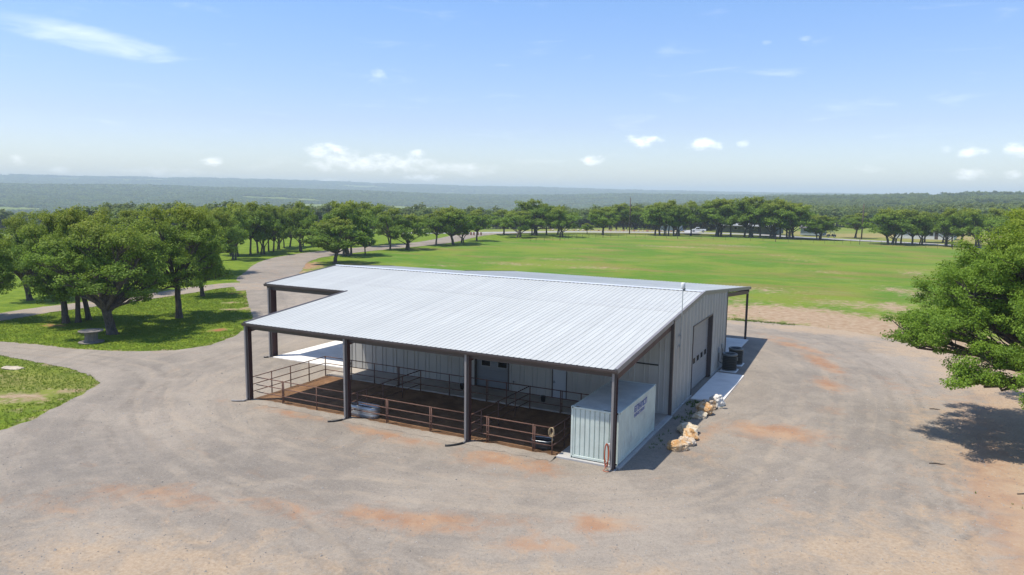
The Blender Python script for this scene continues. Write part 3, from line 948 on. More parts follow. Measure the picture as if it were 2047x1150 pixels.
def roof_panel_mesh(y0, y1, name):
    """sheet from y0 (eave) to y1 (ridge), x from 0 to PW; follows the slope, slightly overlapped lengthwise"""
    pr = panel_profile()
    n = len(pr)
    vs = []
    for (y, dz) in ((y0, 0.0), (y1, 0.0)):
        for (x, h) in pr:
            vs.append((x, y, roof_z(y) + h + dz))
    fs = [(i, i + 1, n + i + 1, n + i) for i in range(n - 1)]
    me = bpy.data.meshes.new(name)
    me.from_pydata(vs, [], fs)
    me.update()
    return me


meshes = {}


def lay_panels(x0, count, y0, y1, key, wscale=1.0):
    # two sheets run from eave to ridge where the slope is long, lapped
    d = 1 if y1 > y0 else -1
    cuts = [y0, y1] if abs(y1 - y0) < 12 else [y0, y0 + d * 11.6, y1]
    for s in range(len(cuts) - 1):
        a, b = cuts[s], cuts[s + 1]
        kk = (key, s)
        if kk not in meshes:
            meshes[kk] = roof_panel_mesh(a, b + (d * 0.15 if s < len(cuts) - 2 else 0), 'roof_panel')
            meshes[kk].materials.append(M['roof'])
        for i in range(count):
            o = link('roof_panel', meshes[kk], None, roof, (x0 + i * PW * wscale, 0, 0.004 * s if d > 0 else 0.004 * s))
            o.location.z = 0.006 * s
            o.scale.x = wscale


NP = 26
lay_panels(XL, NP, YE, YR, 'front')
lay_panels(XL, NP, YB, YR, 'rear')
lay_panels(XC, 9, YN, YR, 'carport_front', (XL - XC) / 9 / PW)
lay_panels(XC, 9, YM, YR, 'carport_rear', (XL - XC) / 9 / PW)
# ridge cap
rc = MB()
n = 0
pts = [(YR - 0.30, roof_z(YR - 0.30) + 0.045), (YR, ZR + 0.062), (YR + 0.30, roof_z(YR + 0.30) + 0.045), (YR + 0.30, roof_z(YR + 0.3) + 0.036), (YR, ZR + 0.050), (YR - 0.30, roof_z(YR - 0.3) + 0.036)]
x = XC - 0.02
while x < XR:
    x2 = min(x + 3.05, XR + 0.02)
    MB().prism(pts, 'x', x, x2 - 0.006).build('ridge_cap', 'ridge', roof)
    x = x2
# dark foam closures seen between the ribs under the ridge cap
cz = MB()
for xx in np.arange(XC + 0.15, XR - 0.1, PW / 3):
    cz.box(xx - 0.11, xx + 0.11, YR - 0.318, YR - 0.302, roof_z(YR - 0.31) + 0.004, roof_z(YR - 0.31) + 0.046)
cz.build('ridge_closure', 'hole', roof)


def gutter(x0, x1, y, z, h=0.17, d=0.15):
    g = MB()
    g.prism([(y, z - h), (y - d * 0.7, z - h), (y - d, z - h * 0.45), (y - d, z), (y - d + 0.02, z), (y - d + 0.02, z - h * 0.42), (y - d * 0.65, z - h + 0.02), (y - 0.02, z - h + 0.02), (y - 0.02, z), (y, z)], 'x', x0, x1)
    return g.build('gutter', 'brown', barn)


gutter(XL - 0.06, XR + 0.04, YE + 0.05, ZE - 0.005)
gutter(XC - 0.06, XL - 0.03, YN + 0.05, roof_z(YN) - 0.005, 0.2, 0.16)
gb = MB()
gb.box(XL - 0.06, XR + 0.04, YB - 0.03, YB + 0.10, roof_z(YB) - 0.19, roof_z(YB) - 0.012)
gb.build('gutter', 'brown', barn)
MB().box(XC - 0.06, XL - 0.1, YM - 0.03, YM + 0.10, roof_z(YM) - 0.19, roof_z(YM) - 0.012).build('gutter', 'brown', barn)
# eave beams
MB().box(XL + 0.05, XR - 0.05, 0.02, 0.14, ZE - 0.42, ZE - 0.13).build('eave_beam', 'brown', barn)
MB().box(XC + 0.05, XL - 0.05, YN + 0.12, YN + 0.28, roof_z(YN) - 0.48, roof_z(YN) - 0.13).build('eave_beam', 'brown', barn)
MB().box(XL + 0.05, XR - 0.05, YB - 0.40, YB - 0.26, roof_z(YB) - 0.42, roof_z(YB) - 0.13).build('eave_beam', 'brown', barn)


def rake(x, ya, yb, mat, top=0.055, h=0.2, side=1, lip=0.14):
    a, b = roof_z(ya), roof_z(yb)
    m = MB()
    m.prism([(ya, a - h), (yb, b - h), (yb, b + top), (ya, a + top)], 'x', x, x + 0.018 * side)
    m.prism([(ya, a + top - 0.014), (yb, b + top - 0.014), (yb, b + top), (ya, a + top)], 'x', x - lip * side, x - 0.001 * side)
    return m.build('rake_trim', mat, barn)


rake(XR + 0.004, YE, YR, 'rake')
rake(XR + 0.004, YB, YR, 'rake')
rake(XL - 0.004, YE, YN - 0.02, 'brown', side=-1)
rake(XC - 0.004, YN, YR, 'brown', side=-1)
rake(XC - 0.004, YM, YR, 'brown', side=-1)
rake(XL - 0.004, YB, YM + 0.02, 'brown', side=-1)


# columns
def column(x, y, zt, w=0.20, d=0.30, down=True, tilt=1, kick=None, extra=None):
    m = MB()
    fl = 0.014
    m.box(x - w / 2, x + w / 2, y - d / 2, y - d / 2 + fl, 0.0, zt)
    m.box(x - w / 2, x + w / 2, y + d / 2 - fl, y + d / 2, 0.0, zt)
    m.box(x - 0.006 + w * 0.12, x + 0.006 + w * 0.12, y - d / 2 + fl, y + d / 2 - fl, 0.0, zt)
    c = m.build('column', 'redbrown', barn)
    MB().box(x - w / 2 - 0.06, x + w / 2 + 0.06, y - d / 2 - 0.05, y + d / 2 + 0.05, -0.05, 0.035).build('base_plate', 'conc', c)
    MB().box(x - w / 2 - 0.002, x + w / 2 + 0.002, y - d / 2 - 0.014, y - d / 2 - 0.002, 0.04, zt).build('front_flange', 'brown', c)
    if down:
        ds = MB()
        yy = y - d / 2 - 0.016
        ds.box(x - w / 2, x - w / 2 + 0.11, yy - 0.075, yy, 0.22, zt - 0.02)
        ds.tube([(x - w / 2 + 0.055, yy - 0.037, 0.24), (x - w / 2 + 0.055, yy - 0.06, 0.14), (x - w / 2 + 0.02, yy - 0.22, 0.075)], 0.05, 8)
        dn = ds.build('downspout', 'downspout', c)
        if kick:
            ex, ey, ln = kick
            p0 = Vector((x - w / 2 + 0.02, yy - 0.20, 0.08))
            dirv = Vector((ex, ey, 0)).normalized()
            pts, rad = [], []
            nn = int(ln / 0.035)
            for i in range(nn):
                t = i / (nn - 1)
                p = p0 + dirv * ln * t + Vector((-dirv.y, dirv.x, 0)) * 0.08 * math.sin(t * 3)
                p.z = 0.08 - 0.01 * t
                pts.append(p)
                rad.append(0.056 if i % 2 else 0.047)
            MB().tube(pts, rad, 10).build('drain_pipe', extra or 'black', dn, smooth=False)
    return c


column(0.0, 0.0, ZE - 0.17, 0.19, 0.26)
column(-7.92, 0.0, ZE - 0.17, 0.21, 0.28, kick=(-0.75, -1.0, 1.0))
column(-15.85, 0.0, ZE - 0.17, 0.22, 0.28, kick=(-0.8, -1.0, 0.85))
column(-23.52, 0.0, ZE - 0.17, 0.24, 0.28, kick=(-1.0, -0.5, 0.8), extra='downspout')
column(-31.2, 9.58, roof_z(9.4) - 0.3, 0.28, 0.56, kick=(-0.8, -0.6, 0.3))
column(-31.2, 25.3, roof_z(25.4) - 0.3, 0.28, 0.56, down=False)
for x in (-0.06, -7.92, -15.85, -23.4):
    column(x, 35.85, roof_z(35.9) - 0.2, 0.17, 0.17, down=False)
# small box fixed to the corner column
cb = MB().box(-23.80, -23.66, -0.06, 0.10, 1.55, 1.85).build('outlet_box', 'galv', barn, bevel=0.02)


# walls: every ribbed sheet a piece of its wall
def wall_profile(a0, a1, pitch=PW / 3, h=0.033):
    """breakpoints (position, outward offset) of ribbed sheet between a0 and a1, ribs on a fixed grid"""
    p = [(a0, 0.0)]
    k = math.ceil((a0 + 0.04) / pitch)
    while k * pitch < a1 - 0.04:
        c = k * pitch
        p += [(c - 0.040, 0.0), (c - 0.016, h), (c + 0.016, h), (c + 0.040, 0.0)]
        k += 1
    p.append((a1, 0.0))
    return p


def siding(parent, axis, plane, out, a0, a1, z0, ztop, cuts=()):
    """sheets of siding between a0..a1 on a wall plane; cuts = openings (b0, b1, zb, zt)"""
    edges = set([a0, a1])
    k = math.ceil(a0 / PW)
    while k * PW < a1:
        edges.add(round(k * PW, 4))
        k += 1
    for (b0, b1, _, _) in cuts:
        edges |= {b0, b1}
    es = sorted(e for e in edges if a0 - 1e-6 <= e <= a1 + 1e-6)
    for e0, e1 in zip(es[:-1], es[1:]):
        if e1 - e0 < 0.02:
            continue
        mid = (e0 + e1) / 2
        spans = [(z0, None)]
        for (b0, b1, zb, zt) in cuts:
            if b0 <= mid <= b1:
                spans = ([(z0, zb)] if zb > z0 + 0.05 else []) + [(zt, None)]
        for (s0, s1) in spans:
            vs = []
            pr = wall_profile(e0, e1)
            for row in range(2):
                for (a, h) in pr:
                    z = s0 if row == 0 else (ztop(a) if s1 is None else s1)
                    q = plane + out * h
                    vs.append((q, a, z) if axis == 'x' else (a, q, z))
            n = len(pr)
            fs = [(i, i + 1, n + i + 1, n + i) for i in range(n - 1)]
            MB().add(vs, fs).build('siding_panel', 'siding', parent)


ztop_front = lambda a: roof_z(YF) - 0.03
ztop_gable = lambda a: roof_z(a) - 0.03
OH = (-13.06, -10.58, 0.13, 2.42)      # small overhead door in the front wall
WD = (-7.46, -6.44, 0.13, 2.28)        # walk door
GD = (14.62, 20.30, 0.085, 4.58)       # tall overhead door in the gable
wf = MB().box(-23.6, 0.10, YF + 0.03, YF + 0.10, 5.3, 5.5).box(-23.6, 0.10, YF + 0.03, YF + 0.1, 2.6, 2.75).build('front_wall', 'redbrown', barn)
siding(wf, 'y', YF, -1, -23.6, 0.12, 0.13, ztop_front, [OH, WD])
wg = MB().box(0.0, 0.09, YF + 0.1, YK - 0.1, 5.2, 5.35).build('gable_wall', 'redbrown', barn)
siding(wg, 'x', 0.12, 1, YF, YK, 0.09, ztop_gable, [GD])
wk = MB().box(-23.6, 0.1, YK - 0.1, YK - 0.03, 5.0, 5.2).build('rear_wall', 'redbrown', barn)
siding(wk, 'y', YK, 1, -23.6, 0.12, 0.12, lambda a: roof_z(YK) - 0.03)
wl = MB().box(-23.57, -23.5, YF + 0.1, YK - 0.1, 5.2, 5.35).build('left_wall', 'redbrown', barn)
siding(wl, 'x', -23.6, -1, YF, YK, 0.12, ztop_gable)
# dark corner trims, base trim
MB().box(0.02, 0.19, YF - 0.055, YF + 0.02, 0.1, roof_z(YF) - 0.05).box(0.13, 0.19, YF + 0.02, YF + 0.14, 0.1, roof_z(YF) - 0.05).build('corner_trim', 'brown', barn)
MB().box(0.13, 0.185, YK - 0.10, YK + 0.03, 0.1, roof_z(YK) - 0.05).build('corner_trim', 'brown', barn)
MB().box(-23.66, -23.5, YF - 0.05, YF + 0.06, 0.1, roof_z(YF) - 0.05).build('corner_trim', 'siding', barn)
MB().box(0.10, 0.21, YF + 0.1, GD[0] - 0.05, 0.0, 0.10).build('base_ledge', 'conc', barn)
MB().box(0.10, 0.21, GD[1] + 0.05, YK - 0.05, 0.0, 0.10).build('base_ledge', 'conc', barn)


def sectional_door(parent_name, axis, plane, inward, a0, a1, z0, z1, nsec, depth, jamb_mat, dm='door'):
    """recessed overhead door: sections with two pressed grooves each, jambs, header"""
    root = MB()
    def B(m, p0, p1, b0, b1, c0, c1):
        lo, hi = min(p0, p1), max(p0, p1)
        m.box(lo, hi, b0, b1, c0, c1) if axis == 'x' else m.box(b0, b1, lo, hi, c0, c1)
    back = plane + inward * depth
    B(root, back + inward * 0.06, back + inward * 0.09, a0, a1, z0, z1)
    d = root.build(parent_name, dm, barn)
    hs = (z1 - z0) / nsec
    for s in range(nsec):
        m = MB()
        b0, b1 = z0 + s * hs + 0.004, z0 + (s + 1) * hs - 0.004
        for g in range(3):
            g0 = b0 + (b1 - b0) * g / 3
            g1 = b0 + (b1 - b0) * (g + 1) / 3
            B(m, back, back + inward * 0.05, a0 + 0.02, a1 - 0.02, g0 + 0.03, g1 - 0.03)
        B(m, back + inward * 0.015, back + inward * 0.055, a0 + 0.02, a1 - 0.02, b0, b1)
        m.build('door_section', dm, d)
    j = MB()
    B(j, plane - inward * 0.05, back + inward * 0.05, a0 - 0.05, a0 + 0.012, z0, z1)
    B(j, plane - inward * 0.05, back + inward * 0.05, a1 - 0.012, a1 + 0.05, z0, z1)
    B(j, plane - inward * 0.05, back + inward * 0.05, a0 - 0.05, a1 + 0.05, z1 - 0.012, z1 + 0.06)
    j.build('door_jamb', jamb_mat, d)
    return d, back, B


d1, bk, B = sectional_door('overhead_door', 'y', YF, 1, OH[0], OH[1], OH[2], OH[3], 4, 0.16, 'brown', 'doordark')
for (a, b) in ((-12.66, -12.02), (-11.42, -10.78)):
    m = MB()
    B(m, bk - 0.012, bk + 0.02, a, b, 1.54, 1.88)
    w = m.build('door_window', 'darkglass', d1)
    m = MB()
    for q in ((a - 0.04, a, 1.50, 1.92), (b, b + 0.04, 1.50, 1.92), (a, b, 1.50, 1.54), (a, b, 1.88, 1.92)):
        B(m, bk - 0.02, bk + 0.01, *q)
    m.build('window_frame', 'door', w)
d2, bk, B = sectional_door('overhead_door', 'x', 0.12, -1, GD[0], GD[1], GD[2], GD[3], 8, 0.26, 'brown')
for i in range(4):
    a = 15.98 + i * 1.10
    m = MB()
    B(m, bk + 0.012, bk - 0.02, a, a + 0.62, 1.80, 2.18)
    w = m.build('door_window', 'darkglass', d2)
    m = MB()
    for q in ((a - 0.05, a, 1.75, 2.23), (a + 0.62, a + 0.67, 1.75, 2.23), (a, a + 0.62, 1.75, 1.80), (a, a + 0.62, 2.18, 2.23)):
        B(m, bk + 0.02, bk - 0.01, *q)
    m.build('window_frame', 'door', w)
wd = MB().box(WD[0] + 0.05, WD[1] - 0.05, YF + 0.02, YF + 0.07, WD[2], WD[3] - 0.05).build('walk_door', 'walkdoor', barn)
MB().box(WD[0], WD[0] + 0.05, YF - 0.045, YF + 0.08, WD[2], WD[3]).box(WD[1] - 0.05, WD[1], YF - 0.045, YF + 0.08, WD[2], WD[3]).box(WD[0] + 0.05, WD[1] - 0.05, YF - 0.045, YF + 0.08, WD[3] - 0.05, WD[3]).build('door_frame', 'brown', wd)
MB().tube([(WD[0] + 0.13, YF + 0.02, 1.13), (WD[0] + 0.13, YF - 0.05, 1.13), (WD[0] + 0.27, YF - 0.05, 1.13)], 0.014, 6).box(WD[0] + 0.10, WD[0] + 0.16, YF + 0.005, YF + 0.02, 1.05, 1.2).build('handle', 'acgrey', wd)
# vent slot line behind the container
MB().box(-2.0, -0.65, YF - 0.06, YF - 0.036, 2.98, 3.06).build('wall_bracket', 'black', barn)
# faucet on the front wall
MB().tube([(-10.15, YF - 0.02, 0.72), (-10.15, YF - 0.12, 0.74), (-10.15, YF - 0.14, 0.60)], 0.022, 6).box(-10.2, -10.1, YF - 0.1, YF - 0.04, 0.78, 0.82).build('faucet', 'black', barn)
MB().tube([(0.15, 12.2, 0.12), (0.22, 12.2, 0.17), (0.27, 12.2, 0.15)], 0.035, 8).build('wall_outlet', 'offwhite', barn)
# electrical boxes and conduits by the condensers
eb = MB().box(0.15, 0.27, 22.75, 23.05, 1.35, 1.75).build('electrical_box', 'galv', barn, bevel=0.01)
MB().tube([(0.2, 22.9, 1.75), (0.2, 22.9, 2.5)], 0.022, 6).build('conduit', 'galv', eb)
MB().tube([(0.2, 22.85, 1.35), (0.2, 22.85, 0.7), (0.35, 23.0, 0.55), (0.75, 23.1, 0.5)], 0.025, 6).build('conduit', 'black', eb)
eb2 = MB().box(0.15, 0.25, 24.0, 24.24, 1.45, 1.8).build('electrical_box', 'galv', barn, bevel=0.01)
MB().tube([(0.2, 24.1, 1.45), (0.2, 24.1, 0.6), (0.6, 24.9, 0.5)], 0.025, 6).build('conduit', 'black', eb2)

# mast on the gable
mast = empty('antenna_mast', (0.24, 11.0, 3.2), 0, 'thin grey mast with white radio head rising above the gable edge', 'antenna')
MB().tube([(0, 0, 0), (0, 0, 4.3)], 0.026, 8).build('mast_pole', 'galv', mast)
MB().lathe([(0.0, 4.22), (0.10, 4.24), (0.125, 4.30), (0.125, 4.56), (0.10, 4.60), (0.0, 4.62)], 16).build('radio_head', 'offwhite', mast, smooth=True)
MB().box(0.02, 0.13, -0.06, 0.06, 4.12, 4.3).build('radio_bracket', 'acgrey', mast)
for z in (0.9, 1.55):
    MB().tube([(-0.09, -0.28, z - 0.12), (0.0, 0.0, z), (-0.09, 0.24, z - 0.14)], 0.014, 6).box(-0.1, -0.05, -0.34, -0.2, z - 0.2, z - 0.04).box(-0.1, -0.05, 0.18, 0.3, z - 0.2, z - 0.06).build('wall_bracket', 'galv', mast)

# ------------------------------------------------------------------ shipping container
CX, CY, CZ = 0.14, 0.30, 0.13
cont = empty('shipping_container', (CX, CY, CZ), 0, 'pale green steel shipping container under the right end of the barn roof', 'container')
CW, CL, CH = 2.438, 6.058, 2.591
f = MB()
for x in (-CW, -0.11):
    for y in (0, CL - 0.12):
        f.box(x, x + 0.11, y, y + 0.12, 0.12, CH - 0.12)
for x in (-CW + 0.005, -0.075):
    f.box(x, x + 0.07, 0.16, CL - 0.16, CH - 0.085, CH - 0.02)
    f.box(x, x + 0.07, 0.16, CL - 0.16, 0.03, 0.16)
for y in (0.005, CL - 0.075):
    f.box(-CW + 0.16, -0.16, y, y + 0.07, CH - 0.11, CH - 0.02)
    f.box(-CW + 0.16, -0.16, y, y + 0.07, 0.03, 0.15)
frm = f.build('frame', 'cont', cont, bevel=0.008)
for x in (-CW - 0.005, -0.165):
    for y in (-0.006, CL - 0.172):
        for z in (0, CH - 0.118):
            cc = MB().box(x, x + 0.17, y, y + 0.178, z, z + 0.118).build('corner_casting', 'cont', cont, bevel=0.01)
            fy = y - 0.003 if y < 1 else y + 0.178 + 0.003
            fx = x - 0.003 if x < -1 else x + 0.173
            h = MB()
            h.lathe([(0.0, 0), (0.034, 0)], 12, (0, 0, 0))
            h.v = [(x + 0.085 + a * 1.0, fy, z + 0.059 + b * 1.4) for a, b, _ in h.v]
            k0 = len(h.v)
            g = MB()
            g.lathe([(0.0, 0), (0.034, 0)], 12)
            g.v = [(fx, y + 0.089 + a, z + 0.059 + b * 1.4) for a, b, _ in g.v]
            h.add(g.v, g.f)
            h.build('casting_hole', 'hole', cc)


def corrug(a0, a1, n, depth, flat=0.42, slope=0.10):
    """trapezoid wave: list of (a, offset)"""
    p = (a1 - a0) / n
    out = [(a0, 0.0)]
    for i in range(n):
        s = a0 + i * p
        out += [(s + p * 0.5 * (1 - flat) - p * slope * 0.5, 0.0), (s + p * 0.5 * (1 - flat) + p * slope * 0.5, -depth), (s + p * (0.5 + flat * 0.5) - p * slope * 0.5, -depth), (s + p * (0.5 + flat * 0.5) + p * slope * 0.5, 0.0)]
    out.append((a1, 0.0))
    return out


def corr_panel(name, pr, fn, mat):
    n = len(pr)
    vs = [fn(a, h, 0) for a, h in pr] + [fn(a, h, 1) for a, h in pr]
    fs = [(i, i + 1, n + i + 1, n + i) for i in range(n - 1)]
    return MB().add(vs, fs).build(name, mat, cont)


corr_panel('end_panel', corrug(-CW + 0.10, -0.10, 9, 0.05, 0.16, 0.10), lambda a, h, t: (a, 0.022 - h, 0.15 if t == 0 else CH - 0.10), 'cont')
corr_panel('end_panel', corrug(-CW + 0.10, -0.10, 9, 0.05, 0.3, 0.14), lambda a, h, t: (a, CL - 0.022 + h, 0.15 if t == 0 else CH - 0.10), 'cont')
corr_panel('side_panel', corrug(0.12, CL - 0.12, 21, 0.036, 0.38, 0.24), lambda a, h, t: (-0.018 + h, a, 0.15 if t == 0 else CH - 0.07), 'cont')
corr_panel('side_panel', corrug(0.12, CL - 0.12, 21, 0.036, 0.38, 0.24), lambda a, h, t: (-CW + 0.018 - h, a, 0.15 if t == 0 else CH - 0.07), 'cont')
corr_panel('roof_panel', corrug(0.17, CL - 0.17, 28, 0.028, 0.40, 0.2), lambda a, h, t: (-CW + 0.07 if t == 0 else -0.07, a, CH - 0.022 + h), 'controof')
MB().box(-CW + 0.4, -0.8, 0.085, 0.16, CH - 0.034, CH - 0.012).build('roof_plate', 'controof', cont)
# blue and white lettering patch, too worn to read, following the flutes
dec = MB()
decw = MB()
rs = random.Random(5)
rows = [(1.97, 0.30, 2.35, 4.25), (1.72, 0.17, 2.35, 4.0)]
for (zz, hh, ya, yb) in rows:
    y = ya
    while y < yb:
        w = rs.uniform(0.22, 0.36)
        st = rs.choice('ABCD')
        h2 = hh * rs.uniform(0.9, 1.15)
        x0, x1 = -0.016, -0.010
        decw.box(x0, x1 - 0.002, y - 0.03, y + w + 0.03, zz - 0.03, zz + h2 + 0.03)
        dec.box(x0, x1, y, y + w * 0.42, zz, zz + h2)
        if st in 'AB':
            dec.box(x0, x1, y + w * 0.7, y + w, zz, zz + h2)
        if st in 'ACD':
            dec.box(x0, x1, y + w * 0.3, y + w, zz + h2 * 0.75, zz + h2)
        if st in 'BC':
            dec.box(x0, x1, y + w * 0.3, y + w * 0.9, zz + h2 * 0.35, zz + h2 * 0.6)
        if st in 'CD':
            dec.box(x0, x1, y + w * 0.3, y + w, zz, zz + h2 * 0.24)
        y += w + 0.035
dw = decw.build('lettering_patch', 'white', cont)
dec.build('lettering', 'blue', dw)

# ------------------------------------------------------------------ pipe pens
ZT, ZM, ZL = 1.42, 0.95, 0.50
PR = 0.032


def fence(name, label, p0, p1, posts, group='welded pipe fences of the pens', rails=(ZT, ZM, ZL), thick=(), z0=0.05, skip_end=True):
    """straight run of three rails; posts given as fractions of the run; thick = fractions with a doubled gate post"""
    a, b = Vector((p0[0], p0[1], 0)), Vector((p1[0], p1[1], 0))
    e = empty(name, (a.x, a.y, z0), 0, label, 'fence', group)
    d = b - a
    n = d.normalized()
    for z in rails:
        MB().tube([(0, 0, z - z0), tuple(d * 0.5 + Vector((0, 0, z - z0 + random.uniform(-0.008, 0.008)))), (d.x, d.y, z - z0)], PR * 0.92, 8).build('rail', 'pipe', e, smooth=True)
    for t in posts:
        q = d * t
        MB().tube([(q.x, q.y, -0.1), (q.x, q.y, ZT - z0 + 0.03)], PR * 1.12, 8).build('post', 'pipe', e, smooth=True)
        if t in thick:
            q2 = q + n * 0.10
            MB().tube([(q2.x, q2.y, 0.1), (q2.x, q2.y, ZT - z0 - 0.02)], PR, 8).build('gate_stile', 'pipe', e, smooth=True)
            MB().box(q.x - 0.03, q2.x + 0.03, q.y - 0.03, q2.y + 0.03, 0.55, 0.62).build('hinge', 'pipe', e)
    return e


FY = 0.36
def fx(x, a, b):
    return (x - a) / (b - a)


fence('pipe_fence', 'rusty front pipe fence of the pen nearest the corner column', (-23.35, FY), (-15.98, FY), [fx(-21.2, -23.35, -15.98), fx(-18.5, -23.35, -15.98)], thick=(fx(-21.2, -23.35, -15.98),))
fence('pipe_fence', 'rusty front pipe fence of the middle pen', (-15.72, FY), (-8.06, FY), [fx(-13.42, -15.72, -8.06), fx(-10.52, -15.72, -8.06)], thick=(fx(-13.42, -15.72, -8.06), fx(-10.52, -15.72, -8.06)))
fence('pipe_fence', 'rusty front pipe fence of the pen beside the container', (-7.78, FY), (-3.30, FY), [fx(-7.0, -7.78, -3.3), fx(-4.35, -7.78, -3.3), 1.0], thick=(fx(-7.0, -7.78, -3.3), fx(-4.35, -7.78, -3.3)))
fence('pipe_fence', 'dark side pipe fence running back from the left corner column', (-23.62, 0.25), (-23.62, 6.90), [0.245, 0.495, 0.755, 1.0])
fence('pipe_fence', 'dark pipe divider between the left and middle pens', (-15.8, 0.25), (-15.62, 6.84), [0.08, 0.2, 0.43, 0.72])
fence('pipe_fence', 'dark pipe divider between the middle and right pens', (-7.9, 0.25), (-7.74, 6.84), [0.16, 0.44, 0.74])
fence('pipe_fence', 'short dark pipe fence running back beside the container', (-3.30, 0.45), (-3.22, 6.84), [0.22, 0.6])
bx = lambda x: fx(x, -23.55, -2.8)
fence('pipe_fence', 'long dark rear pipe fence between the pens and the walkway', (-23.55, 6.90), (-2.8, 6.90), [bx(v) for v in (-21.3, -19.35, -17.4, -15.6, -13.4, -11.9, -10.7, -9.3, -7.7, -5.7, -4.4, -3.2)], thick=(bx(-17.4), bx(-10.7), bx(-5.7)))


# ------------------------------------------------------------------ water troughs, buckets, rope, hose
def trough(name, label, c, L, Wd, H, mat, rim, rz, fill='darkglass'):
    e = empty(name, c, rz, label, 'trough')
    n = 32
    def ring(z, s):
        out = []
        for k in range(n):
            t = 2 * math.pi * k / n
            x = math.cos(t) * Wd / 2 + (L - Wd) / 2 * (1 if math.cos(t) > 0 else -1)
            y = math.sin(t) * Wd / 2
            out.append((x * s, y * s, z))
        return out
    zs = [(0, .96), (0.02, 1.0), (H * 0.2, 1.0), (H * 0.24, 1.025), (H * 0.28, 1.0), (H * 0.45, 1.0), (H * 0.5, 1.025), (H * 0.55, 1.0), (H * 0.75, 1.0), (H * 0.79, 1.025), (H * 0.83, 1.0), (H, 1.0), (H, .965), (H * 0.15, .95)]
    vs, fs = [], []
    for z, s in zs:
        vs += ring(z, s)
    for i in range(len(zs) - 1):
        for k in range(n):
            fs.append((i * n + k, i * n + (k + 1) % n, (i + 1) * n + (k + 1) % n, (i + 1) * n + k))
    fs.append(tuple(range((len(zs) - 1) * n, len(zs) * n)))
    MB().add(vs, fs).build('tank_wall', mat, e, smooth=True)
    pts = [(x * 1.0, y * 1.0, z) for x, y, z in ring(H, 1.0)]
    MB().tube(pts + [pts[0], pts[1]], 0.022, 6, False).build('rolled_rim', rim, e, smooth=True)
    m = MB()
    m.add(ring(H * 0.72, .96), [tuple(range(n))])
    m.build('water', fill, e)
    return e


trough('water_trough', 'galvanised oval water trough beside the second front column', (-15.35, 0.92, 0.05), 1.9, 0.72, 0.62, 'galv', 'galv', 0.0)
trough('water_trough', 'dark low trough with pale rim beside the container end of the pens', (-4.15, 1.05, 0.05), 1.15, 0.7, 0.45, 'black', 'galv', 0.1)


def bucket(label, x, y, z):
    e = empty('feed_bucket', (x, y, z), random.random(), label, 'bucket', 'black feed buckets on the rear rail')
    MB().lathe([(0.0, 0.0), (0.125, 0.0), (0.15, 0.30), (0.165, 0.31), (0.165, 0.335), (0.145, 0.335), (0.12, 0.02), (0.0, 0.02)], 18).build('bucket_body', 'black', e, smooth=True)
    pts = [(0.16 * math.cos(t), 0.0, 0.32 + 0.24 * math.sin(t)) for t in np.linspace(0, math.pi, 11)]
    MB().tube(pts, 0.006, 5).build('bucket_handle', 'galv', e)


bucket('black feed bucket on the rear rail behind the second front column', -21.45, 6.78, 0.92)
bucket('black feed bucket on the rear rail just left of the third front column', -12.35, 6.74, 0.66)
bucket('black feed bucket on the rear rail left of the pale walk door', -6.75, 6.74, 0.66)

# rope coil on the end post
rope = empty('rope_coil', (-3.30, FY, ZT), 0, 'tan rope coiled over the end post of the pen fence', 'rope')
for i in range(5):
    a = random.uniform(-0.6, 0.6)
    rr = random.uniform(0.10, 0.15)
    hh = random.uniform(0.26, 0.36)
    pts = []
    for k in range(19):
        t = 2 * math.pi * k / 18
        pts.append((math.cos(a) * rr * math.sin(t) + random.uniform(-.01, .01), -0.05 - 0.02 * i + math.sin(a) * rr * math.sin(t) * 0.5, 0.05 - hh * (1 - math.cos(t)) * 0.5 * 1.4))
    MB().tube(pts, 0.017, 6, False).build('rope_loop', 'rope', rope, smooth=True)
MB().tube([(0.03, -0.09, -0.2), (0.05, -0.1, -0.55), (0.02, -0.09, -0.72)], 0.017, 6).build('rope_end', 'rope', rope, smooth=True)
hose = empty('hose_coil', (-0.26, -0.16, 0.0), 0, 'orange red hose looped on the right corner column by the container', 'hose')
MB().box(0.06, 0.17, -0.03, 0.03, 1.25, 1.33).build('hanger', 'offwhite', hose)
for i in range(6):
    rr = 0.085 + 0.012 * (i % 3)
    z1, z0 = 1.30 + 0.03 * (i % 2), random.uniform(0.12, 0.45)
    pts = []
    for k in range(25):
        t = 2 * math.pi * k / 24
        pts.append((0.02 + rr * math.sin(t) + 0.02 * (i - 3) * 0.6, -0.03 - 0.016 * i, (z0 + z1) / 2 + (z1 - z0) / 2 * math.cos(t)))
    MB().tube(pts, 0.016, 6, False).build('hose_loop', 'hose', hose, smooth=True)
MB().tube([(0.0, -0.1, 0.3), (-0.05, -0.12, 0.08), (-0.1, -0.2, 0.045), (0.1, -0.28, 0.045), (0.2, -0.2, 0.045)], 0.016, 6).build('hose_end', 'hose', hose, smooth=True)


